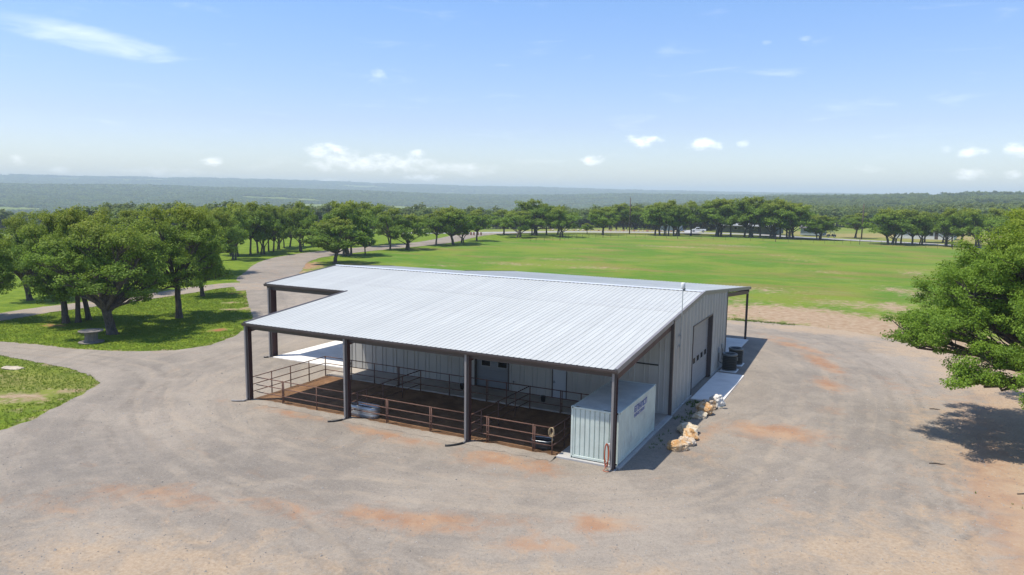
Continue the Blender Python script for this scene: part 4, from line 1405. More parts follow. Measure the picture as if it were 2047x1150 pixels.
# ------------------------------------------------------------------ air conditioners
def condenser(label, x, y, h):
    e = empty('air_conditioner', (x, y, 0.02), 0, label, 'air conditioner', 'round condenser units beside the gable')
    e.scale = (1.14, 1.14, 1.16)
    MB().box(-0.52, 0.52, -0.52, 0.52, 0.0, 0.075).build('pad', 'offwhite', e, bevel=0.03)
    MB().lathe([(0.0, 0.08), (0.42, 0.08), (0.42, h - 0.1), (0.0, h - 0.1)], 40).build('coil', 'hole', e, smooth=True)
    s = MB()
    for k in range(44):
        t = 2 * math.pi * k / 44
        c, sn = math.cos(t), math.sin(t)
        r = 0.44
        s.tube([(c * r, sn * r, 0.1), (c * r, sn * r, h - 0.06)], 0.011, 4, False)
    for z in np.linspace(0.14, h - 0.12, 9):
        s.lathe([(0.435, z), (0.452, z + 0.012), (0.435, z + 0.024)], 36)
    s.build('louvre_guard', 'acgreen', e)
    MB().lathe([(0.40, h - 0.10), (0.475, h - 0.10), (0.48, h), (0.44, h + 0.03), (0.36, h + 0.02), (0.34, h - 0.07)], 36).build('top_cover', 'acgrey', e, smooth=True)
    g = MB()
    for r in (0.07, 0.13, 0.19, 0.25, 0.31):
        g.lathe([(r, h + 0.0), (r + 0.012, h + 0.008), (r + 0.006, h - 0.008)], 24)
    for k in range(8):
        t = math.pi * k / 4
        g.tube([(0, 0, h + 0.01), (0.35 * math.cos(t), 0.35 * math.sin(t), h + 0.01)], 0.007, 4, False)
    g.build('fan_grille', 'acgreen', e)
    f = MB()
    for k in range(4):
        t = math.pi * k / 2 + 0.3
        c, sn = math.cos(t), math.sin(t)
        f.add([(0.03 * c, 0.03 * sn, h - 0.14), (0.30 * c - 0.09 * sn, 0.30 * sn + 0.09 * c, h - 0.11), (0.30 * c + 0.09 * sn, 0.30 * sn - 0.09 * c, h - 0.17)], [(0, 1, 2)])
    f.build('fan_blade', 'hole', e)
    MB().lathe([(0.43, 0.075), (0.47, 0.075), (0.47, 0.14), (0.43, 0.14)], 36).build('base_ring', 'acgrey', e)
    MB().box(0.42, 0.50, -0.06, 0.06, h - 0.42, h - 0.2).build('service_panel', 'acgrey', e)


condenser('dark round air conditioner nearest the concrete apron', 0.98, 23.0, 1.12)
condenser('dark round air conditioner farther from the apron, half hidden by its twin', 1.0, 25.3, 1.12)
yc = MB().tube([(0.3, 22.2, 0.08), (0.75, 22.75, 0.1)], 0.02, 6)
tag(yc.build('drain_pipe', 'offwhite', None), 'thin pale drain pipe on the ground by the nearer air conditioner', 'pipe')


# ------------------------------------------------------------------ boulders
def rock(label, x, y, rx, ry, rz_, mat, seed, z=0.0, rot=0.0, group='limestone boulders beside the apron'):
    rs = np.random.default_rng(seed)
    bm = bmesh.new()
    bmesh.ops.create_icosphere(bm, subdivisions=4, radius=1.0)
    planes = [(Vector(rs.normal(size=3)).normalized(), rs.uniform(0.72, 1.0)) for _ in range(14)]
    offs = rs.uniform(0, 50, 3)
    from mathutils import noise as mn
    for v in bm.verts:
        d = v.co.normalized()
        r = 1.15
        for nrm, h in planes:
            q = d.dot(nrm)
            if q > 0.05:
                r = min(r, h / q)
        p = d * r
        nz = mn.fractal(p * 1.7 + Vector(offs), 1.0, 2.1, 5)
        cav = mn.noise(p * 3.2 + Vector(offs) * 2)
        p = p * (1 + 0.17 * nz - 0.30 * max(0, cav - 0.15))
        v.co = Vector((p.x * rx, p.y * ry, p.z * rz_ * 0.80)) * 0.80
    zmin = min(v.co.z for v in bm.verts)
    cut = zmin * 0.7
    for v in bm.verts:
        v.co.z = max(v.co.z, cut) - cut
    me = bpy.data.meshes.new('boulder')
    bm.to_mesh(me)
    bm.free()
    o = link('boulder', me, mat, None, (x, y, z - 0.03), (0, 0, rot))
    for p in me.polygons:
        p.use_smooth = False
    return tag(o, label, 'boulder', group)


rock('orange tan boulder at the near end of the boulder row', 1.98, 4.35, 0.62, 0.52, 0.50, 'rock_orange', 3, rot=0.4)
rock('grey and orange mottled boulder second from the near end of the row', 2.16, 5.35, 0.50, 0.55, 0.42, 'rock_mixed', 8, rot=1.0)
rock('rough orange boulder third from the near end of the row', 2.05, 6.35, 0.62, 0.55, 0.48, 'rock_orange', 21, rot=2.0)
rock('smooth cream boulder at the far end of the nearer boulder group', 1.85, 7.15, 0.68, 0.58, 0.52, 'rock_cream', 14, rot=0.1)
rock('cream wedge shaped boulder at the near end of the farther boulder group', 1.72, 10.35, 0.62, 0.45, 0.36, 'rock_cream', 33, rot=0.7)
rock('orange brown boulder behind the cream wedge shaped one', 1.75, 11.2, 0.62, 0.62, 0.58, 'rock_orange', 41, rot=1.4)
rock('mottled brown and white boulder next to the last one by the apron', 1.78, 12.35, 0.60, 0.66, 0.56, 'rock_mixed', 52, rot=2.4)
rock('large white boulder touching the corner of the concrete apron', 2.02, 13.35, 0.66, 0.60, 0.60, 'rock_white', 65, rot=0.3)
rock('small flat white stone on the ground near the wall', 0.85, 12.9, 0.16, 0.14, 0.08, 'rock_white', 71, group=None)
tag(rock('x', -44.3, -2.5, 0.95, 0.5, 0.16, 'limestone', 91, rot=0.3, group=None), 'flat pale stone slab lying in the lawn at the left edge', 'stone')

# ------------------------------------------------------------------ cable spool table
sp = empty('cable_spool', (-48.2, 5.85, 0.0), 0.4, 'weathered wooden cable spool used as a table under the oaks', 'cable spool')


def disc(name, z0, z1, r):
    d = MB().lathe([(0.0, z0), (r - 0.03, z0), (r - 0.03, z1), (0.0, z1)], 40).build(name, 'wood', sp)
    # boards
    nb = 9
    for i in range(nb):
        y0 = -r + 2 * r * i / nb + 0.008
        y1 = -r + 2 * r * (i + 1) / nb - 0.008
        xs = [(math.sqrt(max(0, r * r - y * y))) for y in (y0, (y0 + y1) / 2, y1)]
        poly = [(-xs[0], y0), (xs[0], y0), (xs[1], (y0 + y1) / 2), (xs[2], y1), (-xs[2], y1), (-xs[1], (y0 + y1) / 2)]
        MB().prism(poly, 'z', z1 + 0.001, z1 + 0.025).build('plank', 'wood', d)


disc('bottom_disc', 0.02, 0.07, 0.98)
disc('top_disc', 0.96, 1.01, 0.96)
st = MB()
for k in range(20):
    t = 2 * math.pi * k / 20
    c, s_ = math.cos(t), math.sin(t)
    st.add([(0.49 * c - 0.07 * s_, 0.49 * s_ + 0.07 * c, 0.09), (0.49 * c + 0.07 * s_, 0.49 * s_ - 0.07 * c, 0.09), (0.49 * c + 0.07 * s_, 0.49 * s_ - 0.07 * c, 0.97), (0.49 * c - 0.07 * s_, 0.49 * s_ + 0.07 * c, 0.97),
            (0.45 * c - 0.06 * s_, 0.45 * s_ + 0.06 * c, 0.09), (0.45 * c + 0.06 * s_, 0.45 * s_ - 0.06 * c, 0.09), (0.45 * c + 0.06 * s_, 0.45 * s_ - 0.06 * c, 0.97), (0.45 * c - 0.06 * s_, 0.45 * s_ + 0.06 * c, 0.97)],
           [(0, 1, 2, 3), (4, 7, 6, 5), (0, 3, 7, 4), (1, 5, 6, 2)])
st.build('drum', 'wood', sp)

# ------------------------------------------------------------------ sticks on the ground
for lab, x, y, a, L in (('dark stick lying on the gravel by the tree shadow', 13.7, 8.5, 0.3, 0.75), ('short dark stick on the gravel in front of the oak', 14.1, 19.2, 0.2, 0.6), ('bent dead branch on the dirt at the right edge', 17.2, 6.3, 0.5, 1.3)):
    o = MB().tube([(-L / 2, 0, 0.03), (-L * 0.1, 0.03, 0.05), (L * 0.2, -0.02, 0.04), (L / 2, 0.05, 0.035)], [0.035, 0.03, 0.025, 0.012], 6).tube([(L * 0.05, 0, 0.045), (L * 0.22, 0.16, 0.05)], [0.015, 0.006], 5).build('stick', 'stick', None, loc=(x, y, 0.0), rot=(0, 0, a))
    tag(o, lab, 'stick')

# ------------------------------------------------------------------ utility poles and wires
def utility_pole(label, x, y, h, arm=True, z=None):
    z = float(terrain_z(x, y)) if z is None else z
    e = empty('utility_pole', (x, y, z), 0.9, label, 'utility pole')
    MB().tube([(0, 0, -0.3), (0.02, 0, h * 0.5), (0, 0, h)], [0.21, 0.18, 0.13], 10).build('pole_shaft', 'pole', e, smooth=True)
    if arm:
        MB().lathe([(0.0, 0), (0.06, 0), (0.075, 0.08), (0.04, 0.18), (0.0, 0.2)], 10, (0, 0, h)).build('insulator', 'acgrey', e)
        MB().lathe([(0.0, h - 3.0), (0.17, h - 3.0), (0.17, h - 2.25), (0.0, h - 2.2)], 12, (0.32, 0, 0)).build('transformer', 'acgrey', e, smooth=True)
    return e


utility_pole('tall dark utility pole standing left of the far oak row', -68.3, 210.5, 12.5)
utility_pole('tall brown utility pole standing right of the far oak row', 3.4, 228.0, 11.4)
utility_pole('short dark pole in the pasture at the far left edge', -203, 83.5, 4.2, arm=False)
wl_ = empty('power_line', (-68.3, 210.5, 0), 0, 'thin power line crossing behind the trees', 'power line')
for dz in (0.1, 1.6):
    pts = []
    for t in np.linspace(0, 1, 25):
        x = -68.3 + t * (-360 + 68.3)
        y = 210.5 + t * (190 - 210.5)
        pts.append((x + 68.3, y - 210.5, 12.5 - dz - 2.4 * math.sin(math.pi * t) + t * (float(terrain_z(-360, 190)))))
    MB().tube(pts, 0.022, 4, False).build('wire', 'wire', wl_)

# ------------------------------------------------------------------ wire fence along the far side of the field
FL = [(-76, 148), (-71.5, 158), (-70.5, 168), (-66, 178), (-58, 185), (-46, 189), (-32, 190.5), (-18, 191.5), (-5, 193.5), (4, 194.5), (15, 192), (26, 189), (45, 182), (70, 172)]
wf_ = empty('wire_fence', (FL[0][0], FL[0][1], 0), 0, 'low wire fence on dark steel posts along the far edge of the field', 'fence')
L = smooth_line(FL, 4)
for i, (x, y) in enumerate(L):
    big = i % 8 == 4
    MB().tube([(x - FL[0][0], y - FL[0][1], -0.2), (x - FL[0][0], y - FL[0][1], 1.5 if big else 1.3)], 0.09 if big else 0.035, 6).build('post', 'pole' if big else 'steelpost', wf_)
for z in (0.35, 0.75, 1.15):
    MB().tube([(x - FL[0][0], y - FL[0][1], z) for x, y in L], 0.008, 3, False).build('wire', 'wire', wf_)

_one = ['first', 'second', 'third', 'fourth', 'fifth', 'sixth', 'seventh', 'eighth', 'ninth']
ORD = _one + ['tenth', 'eleventh', 'twelfth', 'thirteenth', 'fourteenth', 'fifteenth', 'sixteenth', 'seventeenth', 'eighteenth', 'nineteenth', 'twentieth'] + ['twenty-' + w for w in _one] + ['thirtieth'] + ['thirty-' + w for w in _one]
# stones lining the far road
stg = 'stones lining the far road'
for i in range(34):
    t = i / 33
    x, y = -97 + t * 42 + random.uniform(-.4, .4), 207.5 + t * 24 + random.uniform(-.4, .4)
    sx = random.uniform(0.3, 0.55)
    bm = bmesh.new()
    bmesh.ops.create_icosphere(bm, subdivisions=2, radius=1.0)
    for v in bm.verts:
        v.co *= random.uniform(0.85, 1.1)
        v.co.z = max(v.co.z, -0.4)
    me = bpy.data.meshes.new('road_stone')
    bm.to_mesh(me)
    bm.free()
    o = link('road_stone', me, 'limestone' if i % 3 else 'redrock', None, (x, y, 0.15))
    o.scale = (sx, sx * 0.8, sx * 0.75)
    tag(o, ('small pale' if i % 3 else 'small reddish') + ' stone lining the far road, %s from left in its line' % ORD[i], 'stone', stg)
# red stone posts where the drive meets the road
for i in range(7):
    x, y = -106.5 + i * 0.95, 161 + i * 0.55 + (i % 2) * 0.4
    o = MB().box(-0.2, 0.2, -0.2, 0.2, 0, 0.9).add([(-0.22, -0.22, 0.9), (0.22, -0.22, 0.9), (0.22, 0.22, 0.9), (-0.22, 0.22, 0.9), (0, 0, 1.05)], [(0, 1, 4), (1, 2, 4), (2, 3, 4), (3, 0, 4)]).build('stone_post', 'redrock', None, loc=(x, y, 0), rot=(0, 0, i * 0.4))
    tag(o, 'reddish stone post where the drive meets the road, %s from left' % ORD[i], 'post', 'red posts at the drive entrance')


# ------------------------------------------------------------------ far houses and vehicles
def house(name, label, x, y, rz, w, d, h, rh, wall, roofm, porch=0.0, windows=3, door=True):
    e = empty(name, (x, y, 0), rz, label, 'house')
    MB().box(-w / 2, w / 2, -d / 2, d / 2, -0.2, h).build('wall', wall, e)
    o = 0.5
    ra = MB().prism([(-d / 2 - o - porch, h - (0.12 if not porch else 0.3)), (0, h + rh), (d / 2 + o, h - 0.12), (d / 2 + o, h), (0, h + rh + 0.14), (-d / 2 - o - porch, h - (0.0 if not porch else 0.16))], 'x', -w / 2 - o, w / 2 + o).build('roof', roofm, e)
    MB().prism([(-d / 2, h), (d / 2, h), (0, h + rh)], 'x', -w / 2, -w / 2 + 0.1).prism([(-d / 2, h), (d / 2, h), (0, h + rh)], 'x', w / 2 - 0.1, w / 2).build('gable_end', wall, e)
    for i in range(windows):
        xx = -w / 2 + w * (i + 0.5) / windows
        wn = MB().box(xx - 0.6, xx + 0.6, -d / 2 - 0.03, -d / 2 + 0.02, 1.0, 2.2).build('window', 'whitewall', e)
        MB().box(xx - 0.52, xx + 0.52, -d / 2 - 0.05, -d / 2 - 0.035, 1.08, 2.12).build('pane', 'darkglass', wn)
    if door:
        MB().box(w * 0.18, w * 0.18 + 1.0, -d / 2 - 0.04, -d / 2 + 0.02, 0, 2.1).build('door', 'brown', e)
    if porch:
        for xx in np.linspace(-w / 2, w / 2, 5):
            MB().box(xx - 0.1, xx + 0.1, -d / 2 - porch - 0.1, -d / 2 - porch + 0.1, -0.1, h - 0.2).build('porch_post', 'whitewall', e)
    return e


house('ranch_house', 'long dark stone house with pale roof behind the far oak row', -34, 247, -0.12, 21, 9, 2.7, 1.3, 'stonewall', 'housemetal', 2.4, 5)
house('garage', 'grey shed with pale front at the right of the stone house', -12.5, 246, -0.1, 7.5, 6, 2.3, 1.0, 'bluegrey', 'shingle', 0, 2, False)
house('white_house', 'long white building behind the far right oaks', 22, 246, -0.18, 17, 7, 2.6, 1.2, 'whitewall', 'housemetal', 0, 4)
house('small_cottage', 'small blue grey building behind the oaks right of the utility pole', -61, 238, 0.1, 7.5, 5, 2.3, 0.9, 'bluegrey', 'palemetal', 0, 2)


def wheel(e, x, y, r, w):
    t = MB().lathe([(r * 0.6, -w / 2), (r, -w / 2), (r * 1.0, w / 2), (r * 0.6, w / 2)], 18)
    t.v = [(a, c, b) for a, b, c in t.v]
    wv = t.build('wheel', 'tyre', e, loc=(x, y, r))
    h = MB().lathe([(0, -w / 2 + 0.02), (r * 0.6, -w / 2 + 0.02), (r * 0.6, w / 2 - 0.02), (0, w / 2 - 0.02)], 14)
    h.v = [(a, c, b) for a, b, c in h.v]
    h.build('rim', 'galv', wv)


ut = empty('utility_vehicle', (-5.6, 229.5, 0), 0.0, 'small dark off-road utility vehicle parked beside the far road', 'utility vehicle')
MB().prism([(-1.45, 0.35), (1.4, 0.35), (1.4, 0.95), (0.5, 0.95), (0.4, 0.6), (-0.35, 0.6), (-0.45, 0.95), (-1.2, 0.85), (-1.45, 0.65)], 'y', -0.7, 0.7).build('body', 'utv', ut)
MB().box(-1.3, -0.5, -0.6, 0.6, 0.92, 0.99).build('hood', 'utvred', ut)
cg = MB()
for y in (-0.66, 0.66):
    cg.tube([(-0.5, y, 0.9), (-0.25, y, 1.78), (0.75, y, 1.82), (0.85, y, 0.9)], 0.035, 6)
cg.build('roll_cage', 'utv', ut)
MB().box(-0.4, 0.95, -0.74, 0.74, 1.8, 1.88).build('roof', 'utv', ut, bevel=0.03)
MB().box(0.1, 0.5, -0.6, 0.6, 0.6, 1.15).build('seat', 'utv', ut, bevel=0.04)
for x in (-0.95, 0.95):
    for y in (-0.68, 0.68):
        wheel(ut, x, y, 0.34, 0.24)
pk = empty('white_pickup', (-49.5, 231.5, 0.05), 0.25, 'white vehicle parked on the pale driveway behind the oaks', 'pickup')
MB().prism([(-2.6, 0.45), (2.6, 0.45), (2.6, 1.1), (0.6, 1.12), (0.5, 0.9), (0.5, 1.1), (-0.1, 1.12), (-1.5, 1.1), (-2.5, 1.0)], 'y', -0.95, 0.95).build('body', 'carwhite', pk, bevel=0.03)
MB().prism([(-1.35, 1.1), (0.45, 1.1), (0.3, 1.75), (-0.7, 1.78)], 'y', -0.85, 0.85).build('cab', 'carwhite', pk, bevel=0.04)
MB().prism([(-1.15, 1.14), (-0.35, 1.14), (-0.35, 1.66), (-0.68, 1.66)], 'y', -0.86, -0.852).build('side_window', 'darkglass', pk)
MB().prism([(-0.28, 1.14), (0.34, 1.14), (0.24, 1.66), (-0.28, 1.66)], 'y', -0.86, -0.852).build('side_window', 'darkglass', pk)
for x in (-1.7, 1.6):
    for y in (-0.85, 0.85):
        wheel(pk, x, y, 0.38, 0.25)


# ------------------------------------------------------------------ oaks
def tubes_np(lines, sides):
    """lines: list of (pts (n,3), radii (n,)) -> verts, quads"""
    V, F = [], []
    base = 0
    for P, rad in lines:
        P = np.asarray(P, float)
        n = len(P)
        d = np.gradient(P, axis=0)
        d /= np.linalg.norm(d, axis=1)[:, None] + 1e-9
        ref = np.where(np.abs(d[:, 2:3]) < 0.9, np.array([[0, 0, 1.0]]), np.array([[1.0, 0, 0]]))
        ref = np.repeat(ref[:1], n, 0)
        u = np.cross(d, ref)
        u /= np.linalg.norm(u, axis=1)[:, None] + 1e-9
        w = np.cross(d, u)
        t = np.linspace(0, 2 * np.pi, sides, endpoint=False)
        ring = P[:, None, :] + (u[:, None, :] * np.cos(t)[None, :, None] + w[:, None, :] * np.sin(t)[None, :, None]) * np.asarray(rad)[:, None, None]
        V.append(ring.reshape(-1, 3))
        i, j = np.meshgrid(np.arange(n - 1), np.arange(sides), indexing='ij')
        a = base + i * sides + j
        b = base + i * sides + (j + 1) % sides
        F.append(np.stack([a, b, b + sides, a + sides], -1).reshape(-1, 4))
        base += n * sides
    return np.concatenate(V), np.concatenate(F)


def curve_between(a, b, n, rs, wob, sag=0.0):
    t = np.linspace(0, 1, n)[:, None]
    P = a[None, :] * (1 - t) + b[None, :] * t
    off = rs.normal(size=(n, 3)) * wob
    off = np.cumsum(off, 0) * 0.6
    off -= t * off[-1:] + (1 - t) * off[:1]
    P = P + off
    P[:, 2] += sag * np.sin(np.pi * t[:, 0])
    return P


def oak(seed, lobes, trunk, fork_h, tr, clumps, leaves, leaf, clump_r, twigs=True, sides=8, lean=(0, 0), low=None, spread=1.0, flat=0.62, forks=None):
    """lobes: list of (cx, cy, cz, rx, rz). Returns trunk mesh, crown mesh"""
    rs = np.random.default_rng(seed)
    lines, thin = [], []
    fk = np.array([lean[0], lean[1], fork_h], float)
    bases = [np.array([0.0, 0, 0])] if forks is None else [np.array([fx_, fy_, 0.0]) for fx_, fy_ in forks]
    for bse in bases:
        P = curve_between(bse + np.array([0, 0, -0.25]), fk + (bse * 0.6 if forks else 0), 7, rs, 0.06)
        rad = tr * np.array([1.55, 1.15, 1.0, 0.95, 0.9, 0.9, 0.95])
        lines.append((P, rad))
    cc, cw, col = [], [], []
    allz = [l[2] + l[4] for l in lobes]
    ztop = max(allz)
    zbot = min(l[2] - l[4] for l in lobes)
    for li, (cx, cy, cz, rx, rz) in enumerate(lobes):
        c = np.array([cx, cy, cz])
        st = fk + (bases[li % len(bases)] * 0.6 if forks else 0)
        st = st + np.array([0, 0, rs.uniform(-0.25, 0.15)])
        end = c + np.array([0, 0, -rz * 0.25])
        L = curve_between(st, end, 8, rs, 0.10 * np.linalg.norm(end - st) / 5, 0.05 * np.linalg.norm(end - st))
        r0 = tr * rs.uniform(0.42, 0.62)
        lines.append((L, np.linspace(r0, tr * 0.12, 8)))
        nc = max(3, int(clumps * (rx ** 2)))
        for k in range(nc):
            d = rs.normal(size=3)
            d /= np.linalg.norm(d)
            if d[2] < -0.35:
                d[2] *= -0.6
            rr_ = rs.uniform(0.55, 1.05) if rs.random() < 0.8 else rs.uniform(0.2, 0.6)
            q = c + d * np.array([rx, rx, rz]) * rr_
            cc.append(q)
            col.append(d)
            cw.append(clump_r * rs.uniform(0.65, 1.3))
            if twigs:
                s0 = L[rs.integers(4, 8)]
                T = curve_between(s0, q, 5, rs, 0.05)
                thin.append((T, np.linspace(tr * 0.10, tr * 0.02, 5)))
    cc, cw, col = np.array(cc), np.array(cw), np.array(col)
    N = len(cc)
    ctint = np.clip(rs.normal(0.5, 0.22, N), 0, 1)
    per = np.maximum(4, (leaves * (cw / clump_r) ** 2)).astype(int)
    idx = np.repeat(np.arange(N), per)
    T = len(idx)
    g = rs.normal(size=(T, 3))
    g /= np.linalg.norm(g, axis=1)[:, None]
    rad = rs.random(T) ** 0.45
    g[:, 2] = g[:, 2] * flat + 0.12
    pos = cc[idx] + g * (cw[idx] * rad)[:, None]
    # leaf frame: facing out and up with scatter
    nrm = g * 0.55 + col[idx] * 0.35 + np.array([0, 0, 0.55]) + rs.normal(size=(T, 3)) * 0.55
    nrm /= np.linalg.norm(nrm, axis=1)[:, None]
    tmp = rs.normal(size=(T, 3))
    u = np.cross(nrm, tmp)
    u /= np.linalg.norm(u, axis=1)[:, None] + 1e-9
    w = np.cross(nrm, u)
    sz = leaf * rs.uniform(0.6, 1.35, T)
    a = pos - u * (sz * 0.5)[:, None]
    b = pos + w * (sz * 0.30)[:, None] + nrm * (sz * 0.06)[:, None]
    c2 = pos + u * (sz * 0.5)[:, None]
    d2 = pos - w * (sz * 0.30)[:, None] + nrm * (sz * 0.06)[:, None]
    V = np.stack([a, b, c2, d2], 1).reshape(-1, 3)
    F = np.arange(T * 4).reshape(-1, 4)
    tint = np.clip(ctint[idx] * 0.6 + rs.random(T) * 0.5, 0, 1)
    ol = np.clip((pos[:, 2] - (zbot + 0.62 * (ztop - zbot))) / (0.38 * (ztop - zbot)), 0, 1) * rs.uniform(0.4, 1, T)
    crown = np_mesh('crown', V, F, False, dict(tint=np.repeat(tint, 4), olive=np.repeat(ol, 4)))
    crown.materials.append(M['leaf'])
    tv, tf = tubes_np(lines, sides)
    if thin:
        v2, f2 = tubes_np(thin, 4)
        tf = np.concatenate([tf, f2 + len(tv)])
        tv = np.concatenate([tv, v2])
    tm = np_mesh('trunk', tv, tf, True)
    tm.materials.append(M['bark'])
    return tm, crown


def random_lobes(seed, H, W, n, base=0.40, top=1.0, size=0.165):
    """rounded, lumpy live-oak crown: puffs spread over and inside a squat ellipsoid"""
    rs = np.random.default_rng(seed)
    out = []
    zc = H * (base + top) * 0.5
    hz_ = H * (top - base) * 0.5
    for k in range(n):
        f = (k + 0.5) / n
        cz = 1 - 1.88 * f                       # from the top down to well below the middle
        ph = 2.39996 * k + rs.uniform(-0.5, 0.5)
        rr_ = math.sqrt(max(0.0, 1 - cz * cz))
        q = rs.uniform(0.62, 0.86)
        rx = W * size * rs.uniform(0.75, 1.25)
        out.append((W * 0.5 * rr_ * q * math.cos(ph) * rs.uniform(0.85, 1.12), W * 0.5 * rr_ * q * math.sin(ph) * rs.uniform(0.85, 1.12), zc + hz_ * cz * q, rx, rx * rs.uniform(0.62, 0.9)))
    for k in range(max(2, n // 5)):
        ph = rs.uniform(0, 6.28)
        out.append((W * 0.16 * math.cos(ph), W * 0.16 * math.sin(ph), zc + hz_ * rs.uniform(-0.2, 0.35), W * size, W * size * 0.8))
    return out


def plant(name, tm, cm, loc, rz, scale, label, group, cat='tree'):
    e = empty(name, loc, rz, label, cat, group)
    e.scale = scale
    link('trunk', tm, None, e)
    link('crown', cm, None, e)
    return e


# near oaks on the lawn island: three models, 10 m tall and 10 m wide
LAWN = []
for i, (sd, n) in enumerate(((101, 15), (202, 13), (303, 16))):
    lob = random_lobes(sd, 10, 10, n + 7, 0.11, 1.0, 0.15)
    LAWN.append(oak(sd, lob, None, (2.2, 2.5, 2.9)[i], (0.40, 0.34, 0.30)[i], 6.6, 92, 0.195, 0.60, lean=((-0.6, 0.2), (0.4, -0.3), (0.1, 0.1))[i]))
MID = []
for i, sd in enumerate((11, 22, 33, 44, 55, 66, 88, 99)):
    lob = random_lobes(sd, 10, 10, (13, 11, 14, 12, 13, 9, 15, 10)[i], (0.16, 0.14, 0.22, 0.12, 0.18, 0.10, 0.24, 0.05)[i], 1.0, (0.17, 0.17, 0.16, 0.18, 0.165, 0.2, 0.15, 0.19)[i])
    MID.append(oak(sd, lob, None, (2.4, 2.7, 3.0, 1.8, 2.2, 1.5, 3.2, 2.0)[i], (0.30, 0.27, 0.26, 0.33, 0.30, 0.25, 0.24, 0.22)[i], 5.2, 40, 0.42, 0.80, twigs=True, sides=6,
                   lean=((0.5, 0.3), (-0.7, 0.2), (0.2, -0.2), (-0.3, 0.5), (1.1, 0.4), (0.2, 0.1), (-0.4, -0.2), (0.1, 0.2))[i],
                   forks=(None, None, None, [(-0.45, 0.0), (0.5, 0.25)], None, [(-0.6, 0.1), (0.1, -0.4), (0.6, 0.3)], None, [(-0.4, -0.2), (0.45, 0.15)])[i]))

TREES = [
('lawn',-50.0,9.0,10.1,11.2),('lawn',-58.8,10.2,10.6,9.1),('lawn',-58.2,11.0,10.9,8.7),('lawn',-58.5,12.3,10.4,8.4),('lawn',-52.2,17.6,11.2,10.3),('lawn',-63.0,29.5,7.4,6.7),('lawn',-79.4,41.5,10.3,11.0),('lawn',-82.5,47.5,9.8,9.4),('lawn',-67.4,6.9,9.0,9.3),('lawn',-76.5,16.9,9.6,8.6),('lawn',-73.4,26.6,10.3,9.4),
('drive',-104.7,71.1,9.8,6.9),('drive',-102.7,71.1,9.5,5.9),('drive',-97.4,65.2,9.6,7.0),('drive',-102.6,74.1,10.0,6.5),('drive',-105.0,78.4,9.4,5.7),('drive',-101.5,76.3,9.9,6.1),('drive',-106.1,82.4,8.6,5.3),('drive',-105.3,83.0,9.2,5.3),('drive',-108.4,87.6,8.2,5.1),('drive',-110.6,91.5,8.8,5.7),('drive',-111.8,94.5,8.4,5.5),('drive',-100.8,86.4,9.2,5.9),('drive',-110.5,97.5,9.8,5.8),
('road',-77.4,70.0,7.7,9.5),('road',-85.8,83.4,10.8,8.6),('road',-86.6,85.8,10.4,8.2),('road',-85.1,88.4,5.6,4.1),('road',-99.8,107.7,10.4,8.6),('road',-88.2,101.1,8.8,7.0),('road',-99.5,116.0,7.1,6.2),('road',-85.9,104.6,8.0,8.2),('road',-87.5,118.7,8.1,7.6),('road',-86.3,124.9,9.0,11.6),('road',-87.5,131.0,7.3,5.2),('road',-88.5,140.3,8.0,8.2),('road',-96.8,171.9,7.7,9.8),('road',-86.6,162.2,7.8,9.2),('road',-91.3,180.9,8.5,7.3),('road',-89.9,179.2,9.1,7.2),('road',-87.3,175.0,11.1,11.0),('road',-87.6,184.1,9.4,7.3),('road',-84.5,185.8,8.8,8.2),('road',-77.4,173.1,8.9,10.1),('road',-78.7,197.3,3.2,4.1),('road',-72.4,195.1,8.4,10.0),
('field',-83.6,234.1,8.4,8.6),('field',-81.8,235.8,8.8,8.6),('field',-79.6,237.8,9.4,10.0),('field',-76.1,241.0,8.6,9.7),('field',-58.3,207.1,10.0,10.4),('field',-56.1,205.2,10.2,8.3),('field',-54.8,206.3,10.4,7.5),('field',-53.8,207.2,10.9,8.3),('field',-52.3,208.5,9.9,7.5),('field',-51.3,209.3,9.8,8.0),('field',-47.6,212.5,10.6,9.7),('field',-39.8,215.4,11.6,12.0),('field',-38.8,216.2,11.9,10.8),('field',-35.2,215.5,11.2,10.9),('field',-30.9,215.5,11.9,9.8),('field',-28.5,214.0,12.6,11.7),('field',-25.5,213.0,12.3,9.6),('field',-24.3,235.6,11.9,10.2),('field',-21.5,213.3,11.2,12.3),('field',-19.5,213.6,11.4,9.6),('field',-17.4,212.1,10.8,10.4),('field',-16.1,212.1,11.0,11.4),('field',-16.0,214.9,10.5,8.1),('field',-8.6,213.3,7.2,7.0),('field',-7.6,212.1,7.5,8.0),
('right',1.3,236.6,7.6,9.5),('right',11.2,201.2,9.6,10.8),('right',12.4,202.1,9.8,10.5),('right',14.3,206.2,9.2,7.2),('right',17.2,203.3,9.4,8.2),('right',19.4,205.6,9.1,6.6),('right',20.8,219.6,8.5,6.9),('right',25.7,223.4,8.9,6.9),('right',25.3,202.2,9.5,7.5),('right',26.7,201.0,10.0,7.4),('right',29.4,213.8,10.0,8.6),('right',32.6,199.5,10.3,10.5),('right',38.2,212.6,10.0,11.3),('right',42.1,208.1,9.8,12.3)]
LAWN_LAB = ['large leaning oak with thick dark trunk beside the cable spool', 'spreading oak with the left trunk of the twin pair on the lawn', 'oak with the right trunk of the twin pair on the lawn',
            'forked oak just behind the twin trunks on the lawn', 'tall straight oak standing alone in the middle of the lawn island', 'small oak at the far corner of the lawn island by the path',
            'broad oak beyond the path behind the lawn island, left of its slimmer neighbour', 'slimmer oak beyond the path nearest the curving drive', 'oak cut by the left edge of the picture', 'oak beyond the path behind the twin trunks', 'oak beyond the path behind the large leaning oak']
